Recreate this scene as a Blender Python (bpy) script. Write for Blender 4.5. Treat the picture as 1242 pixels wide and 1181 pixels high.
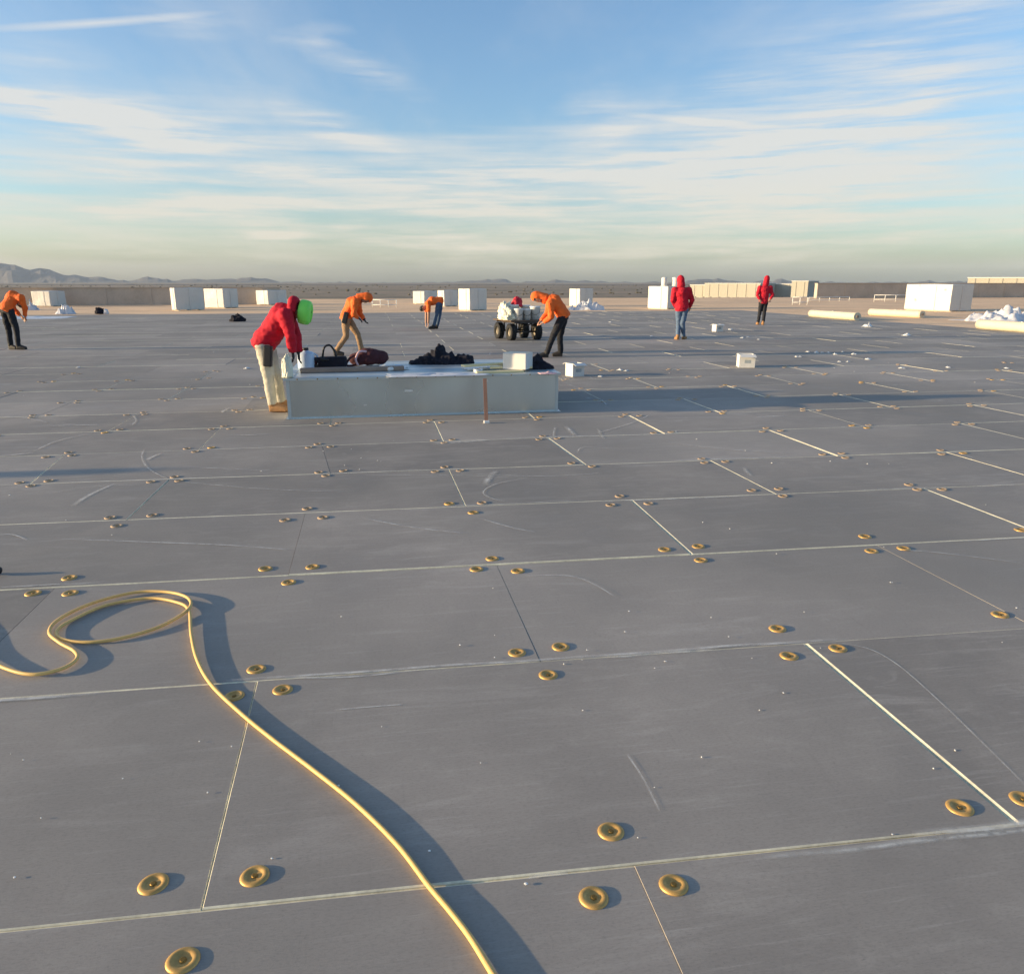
import bpy, bmesh, math, random
import numpy as np
from mathutils import Vector, Matrix, noise as mnoise
rnd = random.Random(11)
scn = bpy.context.scene
COL = scn.collection
for o in list(bpy.data.objects): bpy.data.objects.remove(o)

# ------------------------------------------------------------------ camera
F, CX, CY, YH, CAMH = 926.6, 621.0, 590.5, 342.0, 1.618      # photo pixels / metres
TH = math.atan((CY - YH) / F)
cam_d = bpy.data.cameras.new('camera'); cam = bpy.data.objects.new('camera', cam_d); COL.objects.link(cam)
cam_d.sensor_fit = 'HORIZONTAL'; cam_d.sensor_width = 36.0; cam_d.lens = 36.0 * F / 1242.0
cam_d.clip_start = 0.05; cam_d.clip_end = 60000
cam.location = (0, 0, CAMH); cam.rotation_euler = (math.pi / 2 - TH, 0, 0)
scn.camera = cam
scn.render.resolution_x = 1024; scn.render.resolution_y = 973

# ------------------------------------------------------------------ light
SUN_AZ = math.radians(8.0)          # shadows run to camera-right and slightly away
SUN_EL = math.radians(8.3)
sd = bpy.data.lights.new('sun', 'SUN'); so = bpy.data.objects.new('sun', sd); COL.objects.link(so)
sd.energy = 3.8; sd.angle = math.radians(0.53); sd.color = (1.0, 0.77, 0.47)
sdir = Vector((math.cos(SUN_AZ) * math.cos(SUN_EL), math.sin(SUN_AZ) * math.cos(SUN_EL), -math.sin(SUN_EL)))
so.rotation_euler = sdir.to_track_quat('-Z', 'Y').to_euler(); so.location = (-60, -10, 40)
vs = scn.view_settings
vs.view_transform = 'Standard'; vs.look = 'None'; vs.gamma = 1.0; vs.exposure = 1.13; vs.use_curve_mapping = False

FWD = Vector((0, math.cos(TH), -math.sin(TH))); UP = Vector((0, math.sin(TH), math.cos(TH)))
def ray(px, py):
    return FWD * F + Vector((1, 0, 0)) * (px - CX) - UP * (py - CY)
def ground(px, py, z=0.0):
    d = ray(px, py); t = (z - CAMH) / d.z
    return Vector((d.x * t, d.y * t, z))
def at(px, py, D):
    d = ray(px, py); t = D / d.y
    return Vector((d.x * t, D, CAMH + d.z * t))
def azel(px, py):
    d = ray(px, py).normalized()
    return math.atan2(d.x, d.y), math.asin(d.z)

# ------------------------------------------------------------------ node helpers
class NT:
    def __init__(s, tree): s.t = tree; s.t.nodes.clear()
    def n(s, typ, **kw):
        nd = s.t.nodes.new(typ)
        for k, v in kw.items():
            if k.startswith('i_'):
                k = k[2:]; k = int(k) if k.isdigit() else k.replace('_', ' ')
                nd.inputs[k].default_value = v
            else: setattr(nd, k, v)
        return nd
    def l(s, a, b): s.t.links.new(a, b)
    def val(s, sock, x):
        if isinstance(x, (int, float)): sock.default_value = x
        else: s.l(x, sock)
    def m(s, op, a, b=0.0, c=None, clamp=False):
        nd = s.t.nodes.new('ShaderNodeMath'); nd.operation = op; nd.use_clamp = clamp
        s.val(nd.inputs[0], a); s.val(nd.inputs[1], b)
        if c is not None: s.val(nd.inputs[2], c)
        return nd.outputs[0]
    def ramp(s, fac, stops, interp='LINEAR'):
        nd = s.t.nodes.new('ShaderNodeValToRGB'); s.l(fac, nd.inputs[0]); cr = nd.color_ramp; cr.interpolation = interp
        while len(cr.elements) < len(stops): cr.elements.new(0.5)
        for e, (p, c) in zip(cr.elements, stops):
            e.position = p; e.color = (c, c, c, 1) if isinstance(c, (int, float)) else (*c, 1)
        return nd.outputs[0]
    def mix(s, fac, a, b, blend='MIX'):
        nd = s.t.nodes.new('ShaderNodeMix'); nd.data_type = 'RGBA'; nd.blend_type = blend
        s.val(nd.inputs[0], fac)
        for sk, x in ((nd.inputs[6], a), (nd.inputs[7], b)):
            if isinstance(x, tuple): sk.default_value = (*x[:3], 1)
            else: s.l(x, sk)
        return nd.outputs[2]
    def noise(s, vec, scale, detail=4, rough=0.55, dist=0.0):
        nd = s.t.nodes.new('ShaderNodeTexNoise'); nd.inputs['Scale'].default_value = scale
        nd.inputs['Detail'].default_value = detail; nd.inputs['Roughness'].default_value = rough
        nd.inputs['Distortion'].default_value = dist
        if vec is not None: s.l(vec, nd.inputs['Vector'])
        return nd.outputs[0]
    def mapping(s, vec, scale=(1, 1, 1), rot=(0, 0, 0), loc=(0, 0, 0), typ='POINT'):
        nd = s.t.nodes.new('ShaderNodeMapping'); nd.vector_type = typ
        nd.inputs['Scale'].default_value = scale; nd.inputs['Rotation'].default_value = rot; nd.inputs['Location'].default_value = loc
        s.l(vec, nd.inputs['Vector']); return nd.outputs[0]

# ------------------------------------------------------------------ sky
w = bpy.data.worlds.new('World'); scn.world = w; w.use_nodes = True
T = NT(w.node_tree)
sky = T.n('ShaderNodeTexSky', sky_type='NISHITA', sun_disc=False)
sky.sun_elevation = SUN_EL; sky.sun_rotation = math.radians(270.0) - SUN_AZ
sky.air_density = 1.0; sky.dust_density = 1.7; sky.ozone_density = 3.0; sky.altitude = 350
geo = T.n('ShaderNodeNewGeometry'); sep = T.n('ShaderNodeSeparateXYZ')
neg = T.n('ShaderNodeVectorMath', operation='SCALE'); neg.inputs['Scale'].default_value = -1.0
tcw = T.n('ShaderNodeTexCoord')
T.l(tcw.outputs['Generated'], sep.inputs[0])
X, Y, Z = sep.outputs
AZ = T.m('ARCTAN2', X, Y); EL = T.m('ARCSINE', Z)
zc = T.m('ADD', T.m('MAXIMUM', Z, 0.0), 0.10)
pl = T.n('ShaderNodeCombineXYZ'); T.l(T.m('DIVIDE', X, zc), pl.inputs[0]); T.l(T.m('DIVIDE', Y, zc), pl.inputs[1])
ae = T.n('ShaderNodeCombineXYZ'); T.l(AZ, ae.inputs[0]); T.l(EL, ae.inputs[1])
# cirrus sheet on a plane high above, drawn out along the wind
c1 = T.noise(T.mapping(pl.outputs[0], (0.55, 0.20, 1), (0, 0, 0.25)), 1.7, 7, 0.60, 0.25)
c2 = T.noise(T.mapping(pl.outputs[0], (1.7, 0.5, 1), (0, 0, -0.35)), 1.6, 6, 0.62, 0.2)
sheet = T.m('MULTIPLY', T.ramp(c1, [(0.44, 0.0), (0.72, 1.0)], 'EASE'), T.m('ADD', 0.45, T.m('MULTIPLY', c2, 1.0)))
# streaked band low over the horizon
band = T.m('MULTIPLY', T.ramp(EL, [(0.0, 0.55), (0.07, 0.7), (0.155, 0.9), (0.21, 0.0)], 'EASE'),
           T.ramp(T.noise(T.mapping(ae.outputs[0], (0.8, 17.0, 1), (0, 0, 0.03)), 2.6, 6, 0.55, 0.1), [(0.40, 0.0), (0.68, 1.0)], 'EASE'))
dens = T.m('ADD', T.m('MULTIPLY', sheet, 0.30), T.m('MULTIPLY', band, 0.50))
# single wisps and contrails: ends given as directions, frayed by noise
wn = T.n('ShaderNodeTexNoise'); wn.inputs['Scale'].default_value = 7.0; wn.inputs['Detail'].default_value = 5; wn.inputs['Roughness'].default_value = 0.6
T.l(T.mapping(ae.outputs[0], (1.0, 2.6, 1)), wn.inputs['Vector'])
wv = T.n('ShaderNodeVectorMath', operation='MULTIPLY_ADD'); T.l(wn.outputs[1], wv.inputs[0])
wv.inputs[1].default_value = (0.09, 0.032, 0); T.l(ae.outputs[0], wv.inputs[2])
fray = T.ramp(T.noise(T.mapping(ae.outputs[0], (0.9, 13, 1), (0, 0, -0.16)), 5.5, 8, 0.62, 0.25), [(0.32, 0.14), (0.68, 1.0)], 'EASE')
WISPS = [(-200, 262, 1400, 256, 58, .34), (400, 215, 1400, 205, 50, .24), (-60, 104, 260, 180, 12, .55), (-60, 100, 300, 182, 24, .52), (-80, 150, 260, 178, 34, .40), (120, 135, 420, 165, 30, .30), (335, 118, 505, 196, 16, .50), (345, 45, 520, 112, 12, .36),
         (330, 50, 420, 32, 10, .26), (-90, 207, 470, 210, 10, .62), (300, 212, 900, 205, 18, .50), (-90, 248, 430, 252, 15, .66), (350, 245, 760, 240, 14, .45),
         (260, 283, 400, 286, 5, .50), (395, 270, 445, 272, 6, .42), (430, 292, 720, 293, 9, .45), (660, 215, 1130, 175, 36, .62), (760, 240, 1300, 215, 46, .44),
         (820, 180, 1320, 85, 52, .40), (780, 130, 960, 100, 18, .46), (670, 150, 790, 140, 24, .44), (880, 70, 1290, 30, 40, .30), (960, 130, 1300, 100, 30, .40), (1060, -5, 1290, 12, 16, .34), (-60, 62, 130, 70, 12, .22),
         (880, 285, 1300, 280, 9, .36), (-40, 303, 200, 302, 5, .35), (700, 305, 1000, 300, 7, .30), (150, 25, 300, 30, 13, .22)]
TRAILS = [(-30, 36, 250, 17, 3.2, .75), (755, 138, 985, 159, 3.2, .62)]
def add_wisp(vec, x0, y0, x1, y1, wpx):
    a0, e0 = azel(x0, y0); a1, e1 = azel(x1, y1)
    L = math.hypot(a1 - a0, e1 - e0) / 2 * 1.25; ang = math.atan2(e1 - e0, a1 - a0)
    mp = T.mapping(vec, (L, wpx * 1.5 / F, 1), (0, 0, ang), ((a0 + a1) / 2, (e0 + e1) / 2, 0), 'TEXTURE')
    g = T.n('ShaderNodeTexGradient', gradient_type='SPHERICAL'); T.l(mp, g.inputs[0])
    return g.outputs[1]
off = T.n('ShaderNodeVectorMath', operation='ADD'); T.l(wv.outputs[0], off.inputs[0]); off.inputs[1].default_value = (-0.045, -0.016, 0)
wsum = None
for (x0, y0, x1, y1, wp, st) in WISPS:
    g = T.m('MULTIPLY', add_wisp(off.outputs[0], x0, y0, x1, y1, wp), st * 1.55)
    wsum = g if wsum is None else T.m('ADD', wsum, g)
dens = T.m('ADD', dens, T.m('MULTIPLY', wsum, fray))
for (x0, y0, x1, y1, wp, st) in TRAILS:
    dens = T.m('ADD', dens, T.m('MULTIPLY', add_wisp(ae.outputs[0], x0, y0, x1, y1, wp), st))
dens = T.m('MULTIPLY', T.m('MINIMUM', dens, 0.92), T.ramp(Z, [(0.0, 0.0), (0.03, 1.0)]))
SKYS = 0.132
skyc = T.n('ShaderNodeHueSaturation'); skyc.inputs['Saturation'].default_value = 0.98; T.l(sky.outputs[0], skyc.inputs['Color'])
cloudc = T.ramp(EL, [(0.0, (0.92, 0.82, 0.62)), (0.12, (0.83, 0.82, 0.77)), (0.4, (0.78, 0.82, 0.88))])
cl = T.n('ShaderNodeVectorMath', operation='SCALE'); T.l(cloudc, cl.inputs[0]); cl.inputs['Scale'].default_value = 0.43 / SKYS
mixc = T.mix(dens, skyc.outputs[0], cl.outputs[0])
bg = T.n('ShaderNodeBackground'); T.l(mixc, bg.inputs[0]); bg.inputs[1].default_value = SKYS
out = T.n('ShaderNodeOutputWorld'); T.l(bg.outputs[0], out.inputs[0])

# ------------------------------------------------------------------ materials
MAT = {}
def material(name):
    m = bpy.data.materials.new(name); m.use_nodes = True; MAT[name] = m
    return m, NT(m.node_tree)
def finish(t, color, rough=0.7, metal=0.0, bump=None, bstr=0.2, bdist=0.01, spec=0.4, **kw):
    p = t.n('ShaderNodeBsdfPrincipled')
    if isinstance(color, tuple): p.inputs['Base Color'].default_value = (*color[:3], 1)
    else: t.l(color, p.inputs['Base Color'])
    t.val(p.inputs['Roughness'], rough); t.val(p.inputs['Metallic'], metal)
    p.inputs['Specular IOR Level'].default_value = spec
    for k, v in kw.items(): p.inputs[k.replace('_', ' ')].default_value = v
    if bump is not None:
        b = t.n('ShaderNodeBump'); b.inputs['Strength'].default_value = bstr; b.inputs['Distance'].default_value = bdist
        t.l(bump, b.inputs['Height']); t.l(b.outputs[0], p.inputs['Normal'])
    o = t.n('ShaderNodeOutputMaterial'); t.l(p.outputs[0], o.inputs[0])
    return p
def simple(name, col, rough=0.7, var=0.18, scale=6.0, metal=0.0, bstr=0.15, bdist=0.004, fine=60.0, spec=0.4, **kw):
    m, t = material(name)
    tc = t.n('ShaderNodeTexCoord'); v = tc.outputs['Object']
    n1 = t.noise(v, scale, 5, 0.6); n2 = t.noise(v, fine, 3, 0.6)
    f = t.m('ADD', t.m('MULTIPLY', n1, 0.7), t.m('MULTIPLY', n2, 0.3))
    lo = tuple(c * (1 - var) for c in col); hi = tuple(min(1, c * (1 + var)) for c in col)
    c = t.ramp(f, [(0.3, lo), (0.7, hi)])
    finish(t, c, rough, metal, f, bstr, bdist, spec, **kw)
    return m

# grey facer of the boards: fine weave along the board, dust, scuffs, a tint of its own for each board
m, t = material('board_facer')
tc = t.n('ShaderNodeTexCoord'); v = tc.outputs['Object']; oi = t.n('ShaderNodeObjectInfo')
weave = t.noise(t.mapping(v, (4, 90, 1)), 3.0, 4, 0.65)
dust = t.noise(v, 1.3, 6, 0.62, 0.4)
blotch = t.noise(v, 0.35, 4, 0.5)
scr = t.noise(t.mapping(v, (1.2, 22, 1), (0, 0, 0.22)), 2.2, 5, 0.7, 0.3)
scr2 = t.noise(t.mapping(v, (26, 1.5, 1), (0, 0, 0.3)), 1.6, 5, 0.7, 0.3)
pit = t.noise(v, 170, 2, 0.5)
base = t.mix(t.m('MULTIPLY', oi.outputs['Random'], 1.0), (0.246, 0.215, 0.184), (0.395, 0.346, 0.298))
smear = t.noise(t.mapping(v, (0.7, 3.2, 1), (0, 0, 0.1)), 1.5, 7, 0.68, 1.2)
grain = t.noise(t.mapping(v, (30, 75, 1)), 2.0, 4, 0.75)
foot = t.noise(t.mapping(v, (1, 1.7, 1)), 5.5, 5, 0.6, 0.8)
base = t.mix(t.ramp(weave, [(0.35, 0.0), (0.7, 0.35)]), base, (0.41, 0.375, 0.325))
base = t.mix(t.ramp(dust, [(0.42, 0.0), (0.72, 0.55)]), base, (0.49, 0.437, 0.380))
base = t.mix(t.ramp(foot, [(0.55, 0.0), (0.72, 0.30)]), base, (0.50, 0.455, 0.385))
base = t.mix(t.ramp(smear, [(0.54, 0.0), (0.70, 0.50)]), base, (0.53, 0.475, 0.415))
base = t.mix(t.ramp(scr, [(0.56, 0.0), (0.76, 0.55)]), base, (0.56, 0.51, 0.45))
base = t.mix(t.ramp(scr2, [(0.60, 0.0), (0.82, 0.30)]), base, (0.20, 0.182, 0.162))
base = t.mix(t.ramp(blotch, [(0.36, 0.60), (0.62, 0.0)]), base, (0.21, 0.195, 0.170))
base = t.mix(t.ramp(grain, [(0.34, 0.28), (0.52, 0.0)]), base, (0.16, 0.145, 0.132))
base = t.mix(t.ramp(pit, [(0.68, 0.0), (0.78, 0.45)]), base, (0.12, 0.115, 0.11))
hgt = t.m('ADD', t.m('MULTIPLY', weave, 0.5), t.m('ADD', t.m('MULTIPLY', pit, 0.25), t.m('MULTIPLY', dust, 1.2)))
finish(t, base, t.ramp(dust, [(0.3, 0.6), (0.7, 0.85)]), 0, hgt, 0.22, 0.004, 0.22)
FACER = m
simple('foam_edge', (0.76, 0.68, 0.50), 0.85, 0.35, 5.0)
simple('tan_deck', (0.80, 0.53, 0.31), 0.9, 0.22, 0.25, fine=4.0)
simple('stucco', (0.42, 0.35, 0.28), 0.9, 0.15, 0.5, fine=9)
simple('wall_inner', (0.50, 0.42, 0.34), 0.9, 0.2, 0.6, fine=9)
# scuffs: chalky streaks with frayed edges
m, t = material('scuff')
uv = t.n('ShaderNodeUVMap'); uv.uv_map = 'uv'; sp = t.n('ShaderNodeSeparateXYZ'); t.l(uv.outputs[0], sp.inputs[0])
tc = t.n('ShaderNodeTexCoord')
edge = t.m('SUBTRACT', 1.0, t.m('ABSOLUTE', t.m('SUBTRACT', t.m('MULTIPLY', sp.outputs[1], 2.0), 1.0)))
ends = t.m('MULTIPLY', t.m('SUBTRACT', 1.0, t.m('POWER', t.m('ABSOLUTE', t.m('SUBTRACT', t.m('MULTIPLY', sp.outputs[0], 2.0), 1.0)), 4.0)), 1.0)
al = t.m('MULTIPLY', t.m('MULTIPLY', edge, ends), t.ramp(t.noise(tc.outputs['Object'], 9.0, 6, 0.7), [(0.34, 0.15), (0.62, 1.0)]))
p = t.n('ShaderNodeBsdfPrincipled'); p.inputs['Base Color'].default_value = (0.72, 0.70, 0.64, 1); p.inputs['Roughness'].default_value = 0.9
tr = t.n('ShaderNodeBsdfTransparent'); mx = t.n('ShaderNodeMixShader')
t.l(t.m('MULTIPLY', al, 0.85, clamp=True), mx.inputs[0]); t.l(tr.outputs[0], mx.inputs[1]); t.l(p.outputs[0], mx.inputs[2])
o = t.n('ShaderNodeOutputMaterial'); t.l(mx.outputs[0], o.inputs[0])

simple('gold_plate', (0.60, 0.355, 0.11), 0.5, 0.25, 18, metal=0.45, bstr=0.1, spec=0.5)
simple('dusty_plate', (0.42, 0.30, 0.19), 0.6, 0.3, 22, metal=0.15)
simple('screw_metal', (0.30, 0.17, 0.04), 0.45, 0.2, 30, metal=0.7)
simple('hose_rubber', (0.77, 0.49, 0.16), 0.55, 0.10, 9, spec=0.5)
simple('black_plastic', (0.018, 0.018, 0.02), 0.5)
simple('black_cloth', (0.012, 0.012, 0.020), 0.95, 0.3)
simple('maroon_cloth', (0.075, 0.022, 0.026), 0.9, 0.3)
simple('wrap_white', (0.62, 0.60, 0.55), 0.45, 0.05, 2.0, bstr=0.5, bdist=0.02, fine=8)
simple('print_grey', (0.36, 0.40, 0.42), 0.6)
simple('carton_white', (0.68, 0.66, 0.62), 0.6, 0.05)
simple('sheet_white', (0.66, 0.65, 0.66), 0.35, 0.06, 3.0, spec=0.5)
simple('paper_white', (0.80, 0.79, 0.75), 0.7, 0.06)
simple('roll_cream', (0.62, 0.56, 0.42), 0.5, 0.05)
simple('bucket_white', (0.80, 0.79, 0.76), 0.4, 0.04)
simple('jug_blue', (0.55, 0.66, 0.80), 0.4, 0.08)
simple('plank_brown', (0.30, 0.22, 0.17), 0.8, 0.2)
simple('strip_yellow', (0.78, 0.66, 0.36), 0.7, 0.1)
simple('copper_strap', (0.42, 0.21, 0.13), 0.5, 0.15, metal=0.3)
simple('pink_cloth', (0.75, 0.48, 0.48), 0.9)
simple('tyre_rubber', (0.022, 0.022, 0.022), 0.85, 0.3)
simple('cart_frame', (0.05, 0.04, 0.035), 0.6, 0.4)
simple('rim_metal', (0.16, 0.14, 0.11), 0.5, metal=0.6)
simple('deck_brown', (0.12, 0.08, 0.055), 0.8)
simple('sack_cream', (0.78, 0.74, 0.58), 0.7)
simple('red_bundle', (0.50, 0.025, 0.045), 0.8)
simple('skin', (0.42, 0.23, 0.15), 0.55, 0.1)
simple('hair_black', (0.012, 0.010, 0.010), 0.6)
simple('hoodie_red', (0.50, 0.007, 0.024), 0.85, 0.2)
simple('hoodie_orange', (0.85, 0.145, 0.02), 0.8, 0.15)
simple('pants_cream', (0.52, 0.48, 0.38), 0.85, 0.2)
simple('pants_tan', (0.32, 0.20, 0.11), 0.85, 0.2)
simple('pants_black', (0.014, 0.015, 0.020), 0.85, 0.3)
simple('pants_jeans', (0.10, 0.15, 0.23), 0.85, 0.25)
simple('pants_navy', (0.06, 0.10, 0.17), 0.85, 0.25)
simple('boot_tan', (0.36, 0.19, 0.08), 0.7)
simple('boot_black', (0.03, 0.027, 0.025), 0.7)
simple('glove_black', (0.03, 0.03, 0.032), 0.8)
simple('hat_lime', (0.25, 0.85, 0.12), 0.4, 0.04)
simple('eye_dark', (0.02, 0.015, 0.012), 0.3)
simple('lip', (0.30, 0.12, 0.09), 0.6)
simple('warehouse_wall', (0.46, 0.42, 0.34), 0.8, 0.06)
simple('warehouse_roof', (0.70, 0.68, 0.62), 0.8, 0.06)
simple('window_dark', (0.05, 0.05, 0.05), 0.3)
simple('pipe_white', (0.75, 0.72, 0.66), 0.6)
simple('far_tree', (0.14, 0.12, 0.08), 0.9, 0.4, 0.05)
# galvanised sheet with spangle and streaks
m, t = material('galvanised')
tc = t.n('ShaderNodeTexCoord'); v = tc.outputs['Object']
st_ = t.noise(t.mapping(v, (2, 2, 0.35)), 1.5, 3, 0.5); ns = t.noise(v, 0.9, 3, 0.5); sp_ = t.noise(v, 55, 2, 0.5)
f = t.m('ADD', t.m('MULTIPLY', st_, 0.5), t.m('ADD', t.m('MULTIPLY', ns, 0.4), t.m('MULTIPLY', sp_, 0.1)))
c = t.ramp(f, [(0.35, (0.56, 0.62, 0.64)), (0.65, (0.64, 0.70, 0.72))])
finish(t, c, t.ramp(ns, [(0.3, 0.22), (0.7, 0.34)]), 0.95)
simple('galv_bright', (0.52, 0.57, 0.58), 0.4, 0.08, 4, metal=0.5)
# desert ground
m, t = material('desert')
tc = t.n('ShaderNodeTexCoord'); v = tc.outputs['Object']
n1 = t.noise(v, 0.004, 6, 0.6); n2 = t.noise(t.mapping(v, (1, 3, 1)), 0.0016, 4, 0.55); n3 = t.noise(v, 0.05, 5, 0.65)
c = t.ramp(n1, [(0.3, (0.20, 0.145, 0.10)), (0.55, (0.30, 0.22, 0.15)), (0.75, (0.36, 0.27, 0.19))])
c = t.mix(t.ramp(n2, [(0.45, 0.0), (0.6, 0.75)]), c, (0.16, 0.13, 0.09))
c = t.mix(t.ramp(n3, [(0.5, 0.0), (0.65, 0.7)]), c, (0.07, 0.08, 0.045))
finish(t, c, 0.95)
m, t = material('mountain_rock')
tc = t.n('ShaderNodeTexCoord'); n1 = t.noise(tc.outputs['Object'], 0.002, 8, 0.65)
finish(t, t.ramp(n1, [(0.3, (0.085, 0.078, 0.074)), (0.7, (0.15, 0.13, 0.115))]), 0.95, 0, n1, 0.6, 80.0)

# ------------------------------------------------------------------ object helpers
def link(name, me, parent=None, mats=()):
    o = bpy.data.objects.new(name, me); COL.objects.link(o)
    if me is not None and len(me.materials) == 0:
        for mm in mats: me.materials.append(MAT[mm] if isinstance(mm, str) else mm)
    if parent is not None: o.parent = parent
    return o
def tag(o, label, cat, group=None):
    o['label'] = label; o['category'] = cat
    if group: o['group'] = group
    return o
def struct(o, label=None):
    o['kind'] = 'structure'
    if label: o['label'] = label
    return o
def empty(name, loc, rz=0.0):
    o = bpy.data.objects.new(name, None); COL.objects.link(o)
    o.location = loc; o.rotation_euler = (0, 0, rz); o.empty_display_size = 0.1
    return o
def to_mesh(bm, name, smooth=False):
    me = bpy.data.meshes.new(name)
    bmesh.ops.recalc_face_normals(bm, faces=bm.faces[:])
    bm.to_mesh(me); bm.free()
    if smooth:
        for p in me.polygons: p.use_smooth = True
    return me
def box(bm, x0, x1, y0, y1, z0, z1, mi=0, M=None, bev=0.0):
    vs_ = [bm.verts.new((x, y, z)) for z in (z0, z1) for y in (y0, y1) for x in (x0, x1)]
    idx = [(0, 1, 3, 2), (4, 6, 7, 5), (0, 4, 5, 1), (2, 3, 7, 6), (0, 2, 6, 4), (1, 5, 7, 3)]
    fs = [bm.faces.new([vs_[i] for i in f]) for f in idx]
    for f in fs: f.material_index = mi
    if bev > 0:
        es = list({e for f in fs for e in f.edges})
        r = bmesh.ops.bevel(bm, geom=es, offset=bev, segments=2, affect='EDGES', profile=0.6)
        vs_ = list({v for f in r['faces'] for v in f.verts} | {v for v in vs_ if v.is_valid})
    if M is not None: bmesh.ops.transform(bm, matrix=M, verts=vs_)
    return vs_
def tube(bm, pts, rad, seg=10, lat=None, caps=True, mi=0):
    """swept elliptical tube; rad = list of r or (lateral, sagittal); lat = lateral axis hint"""
    pts = [Vector(p) for p in pts]; n = len(pts); rings = []
    prev = None
    for i, p in enumerate(pts):
        d = (pts[min(i + 1, n - 1)] - pts[max(i - 1, 0)]).normalized()
        if lat is not None: a = Vector(lat)
        elif prev is not None: a = prev
        else: a = Vector((0, 0, 1)) if abs(d.z) < 0.9 else Vector((1, 0, 0))
        a = (a - d * a.dot(d))
        a = a.normalized() if a.length > 1e-6 else d.orthogonal().normalized()
        prev = a; b = d.cross(a)
        r = rad[i] if isinstance(rad, (list, tuple)) else rad
        ra, rb = r if isinstance(r, (list, tuple)) else (r, r)
        rings.append([bm.verts.new(p + a * (math.cos(2 * math.pi * k / seg) * ra) + b * (math.sin(2 * math.pi * k / seg) * rb)) for k in range(seg)])
    for A, B in zip(rings, rings[1:]):
        for k in range(seg):
            f = bm.faces.new((A[k], A[(k + 1) % seg], B[(k + 1) % seg], B[k])); f.material_index = mi; f.smooth = True
    if caps:
        f = bm.faces.new(rings[0][::-1]); f.material_index = mi
        f = bm.faces.new(rings[-1]); f.material_index = mi
    return rings
def ball(bm, c, r, seg=12, M=None):
    r3 = r if isinstance(r, (tuple, list)) else (r, r, r)
    mm = Matrix.Translation(c) @ (M if M is not None else Matrix.Identity(4)) @ Matrix.Diagonal((*r3, 1))
    return bmesh.ops.create_uvsphere(bm, u_segments=seg, v_segments=max(6, seg // 2 + 2), radius=1.0, matrix=mm)['verts']
def lathe(bm, prof, seg=20, M=None, mi=0, cap_top=False, cap_bot=False):
    rings = []
    for r, z in prof: rings.append([bm.verts.new((r * math.cos(2 * math.pi * k / seg), r * math.sin(2 * math.pi * k / seg), z)) for k in range(seg)])
    for A, B in zip(rings, rings[1:]):
        for k in range(seg):
            f = bm.faces.new((A[k], A[(k + 1) % seg], B[(k + 1) % seg], B[k])); f.smooth = True; f.material_index = mi
    if cap_top: bm.faces.new(rings[-1]).material_index = mi
    if cap_bot: bm.faces.new(rings[0][::-1]).material_index = mi
    if M is not None: bmesh.ops.transform(bm, matrix=M, verts=[v for R in rings for v in R])
def spline(pts, n=8):
    P = [Vector(p) for p in pts]; res = []
    for i in range(len(P) - 1):
        p0 = P[max(i - 1, 0)]; p1 = P[i]; p2 = P[i + 1]; p3 = P[min(i + 2, len(P) - 1)]
        for k in range(n):
            s = k / n
            res.append(0.5 * ((2 * p1) + (p2 - p0) * s + (2 * p0 - 5 * p1 + 4 * p2 - p3) * s * s + (3 * p1 - p0 - 3 * p2 + p3) * s ** 3))
    res.append(P[-1]); return res

# ------------------------------------------------------------------ roof
A = 0.1758                                   # the boards are laid at this angle to the view
ca, sa = math.cos(A), math.sin(A)
def G(u, v, z=0.0): return Vector((u * ca - v * sa, u * sa + v * ca, z))
def UV(p): return (p.x * ca + p.y * sa, -p.x * sa + p.y * ca)
GZ = -13.0
bm = bmesh.new()
box(bm, -75, 112, -22, 80, GZ - 0.3, -0.012)
roof = link('roof', to_mesh(bm, 'roof'), None, ['tan_deck']); roof.rotation_euler = (0, 0, A)
struct(roof, 'flat warehouse roof of tan deck covered with grey boards')
V_FAR, U_RIGHT, U_LEFT, V_NEAR = 43.2, 21.4, -46.0, -5.6
BASEZ = -0.006
bm = bmesh.new(); box(bm, U_LEFT + .02, U_RIGHT - .02, V_NEAR + .02, V_FAR - .02, -0.010, BASEZ)
link('foam_underlay', to_mesh(bm, 'foam_underlay'), roof, ['foam_edge'])

seam_px = {0: [(0, 1130), (244, 1103), (520, 1074), (645, 1061), (1235, 1001)],
           1: [(0, 848), (312, 825), (655, 801), (975, 780), (1242, 763)],
           2: [(72, 711), (350, 697), (603, 686), (838, 672), (1242, 651)],
           3: [(0, 636), (155, 629), (370, 623), (565, 615), (768, 609), (940, 599), (1112, 591)],
           4: [(0, 585), (205, 581), (400, 577), (545, 572), (712, 566), (858, 557), (1010, 551)],
           5: [(90, 549), (243, 545), (390, 542), (530, 536), (665, 532), (805, 526), (928, 521), (1172, 513)]}
U0, V0 = -0.532, 1.765
SE = {}
for k, pts in seam_px.items():
    q = np.array([UV(ground(*p)) for p in pts]); b, a = np.polyfit(q[:, 0], q[:, 1], 1); SE[k] = (a, b)
def seam(k, u):
    if k in SE: a, b = SE[k]; return a + b * max(-9, min(9, u))
    if k < 0: return seam(0, u) + 1.22 * k
    if k < 9:      # ease the measured seams into the regular grid
        a, b = SE[5]; s = (9 - k) / 4.0
        return (V0 + 1.22 * k) * (1 - s) + s * (a + b * max(-9, min(9, u)) + 1.22 * (k - 5))
    return V0 + 1.22 * k
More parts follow.
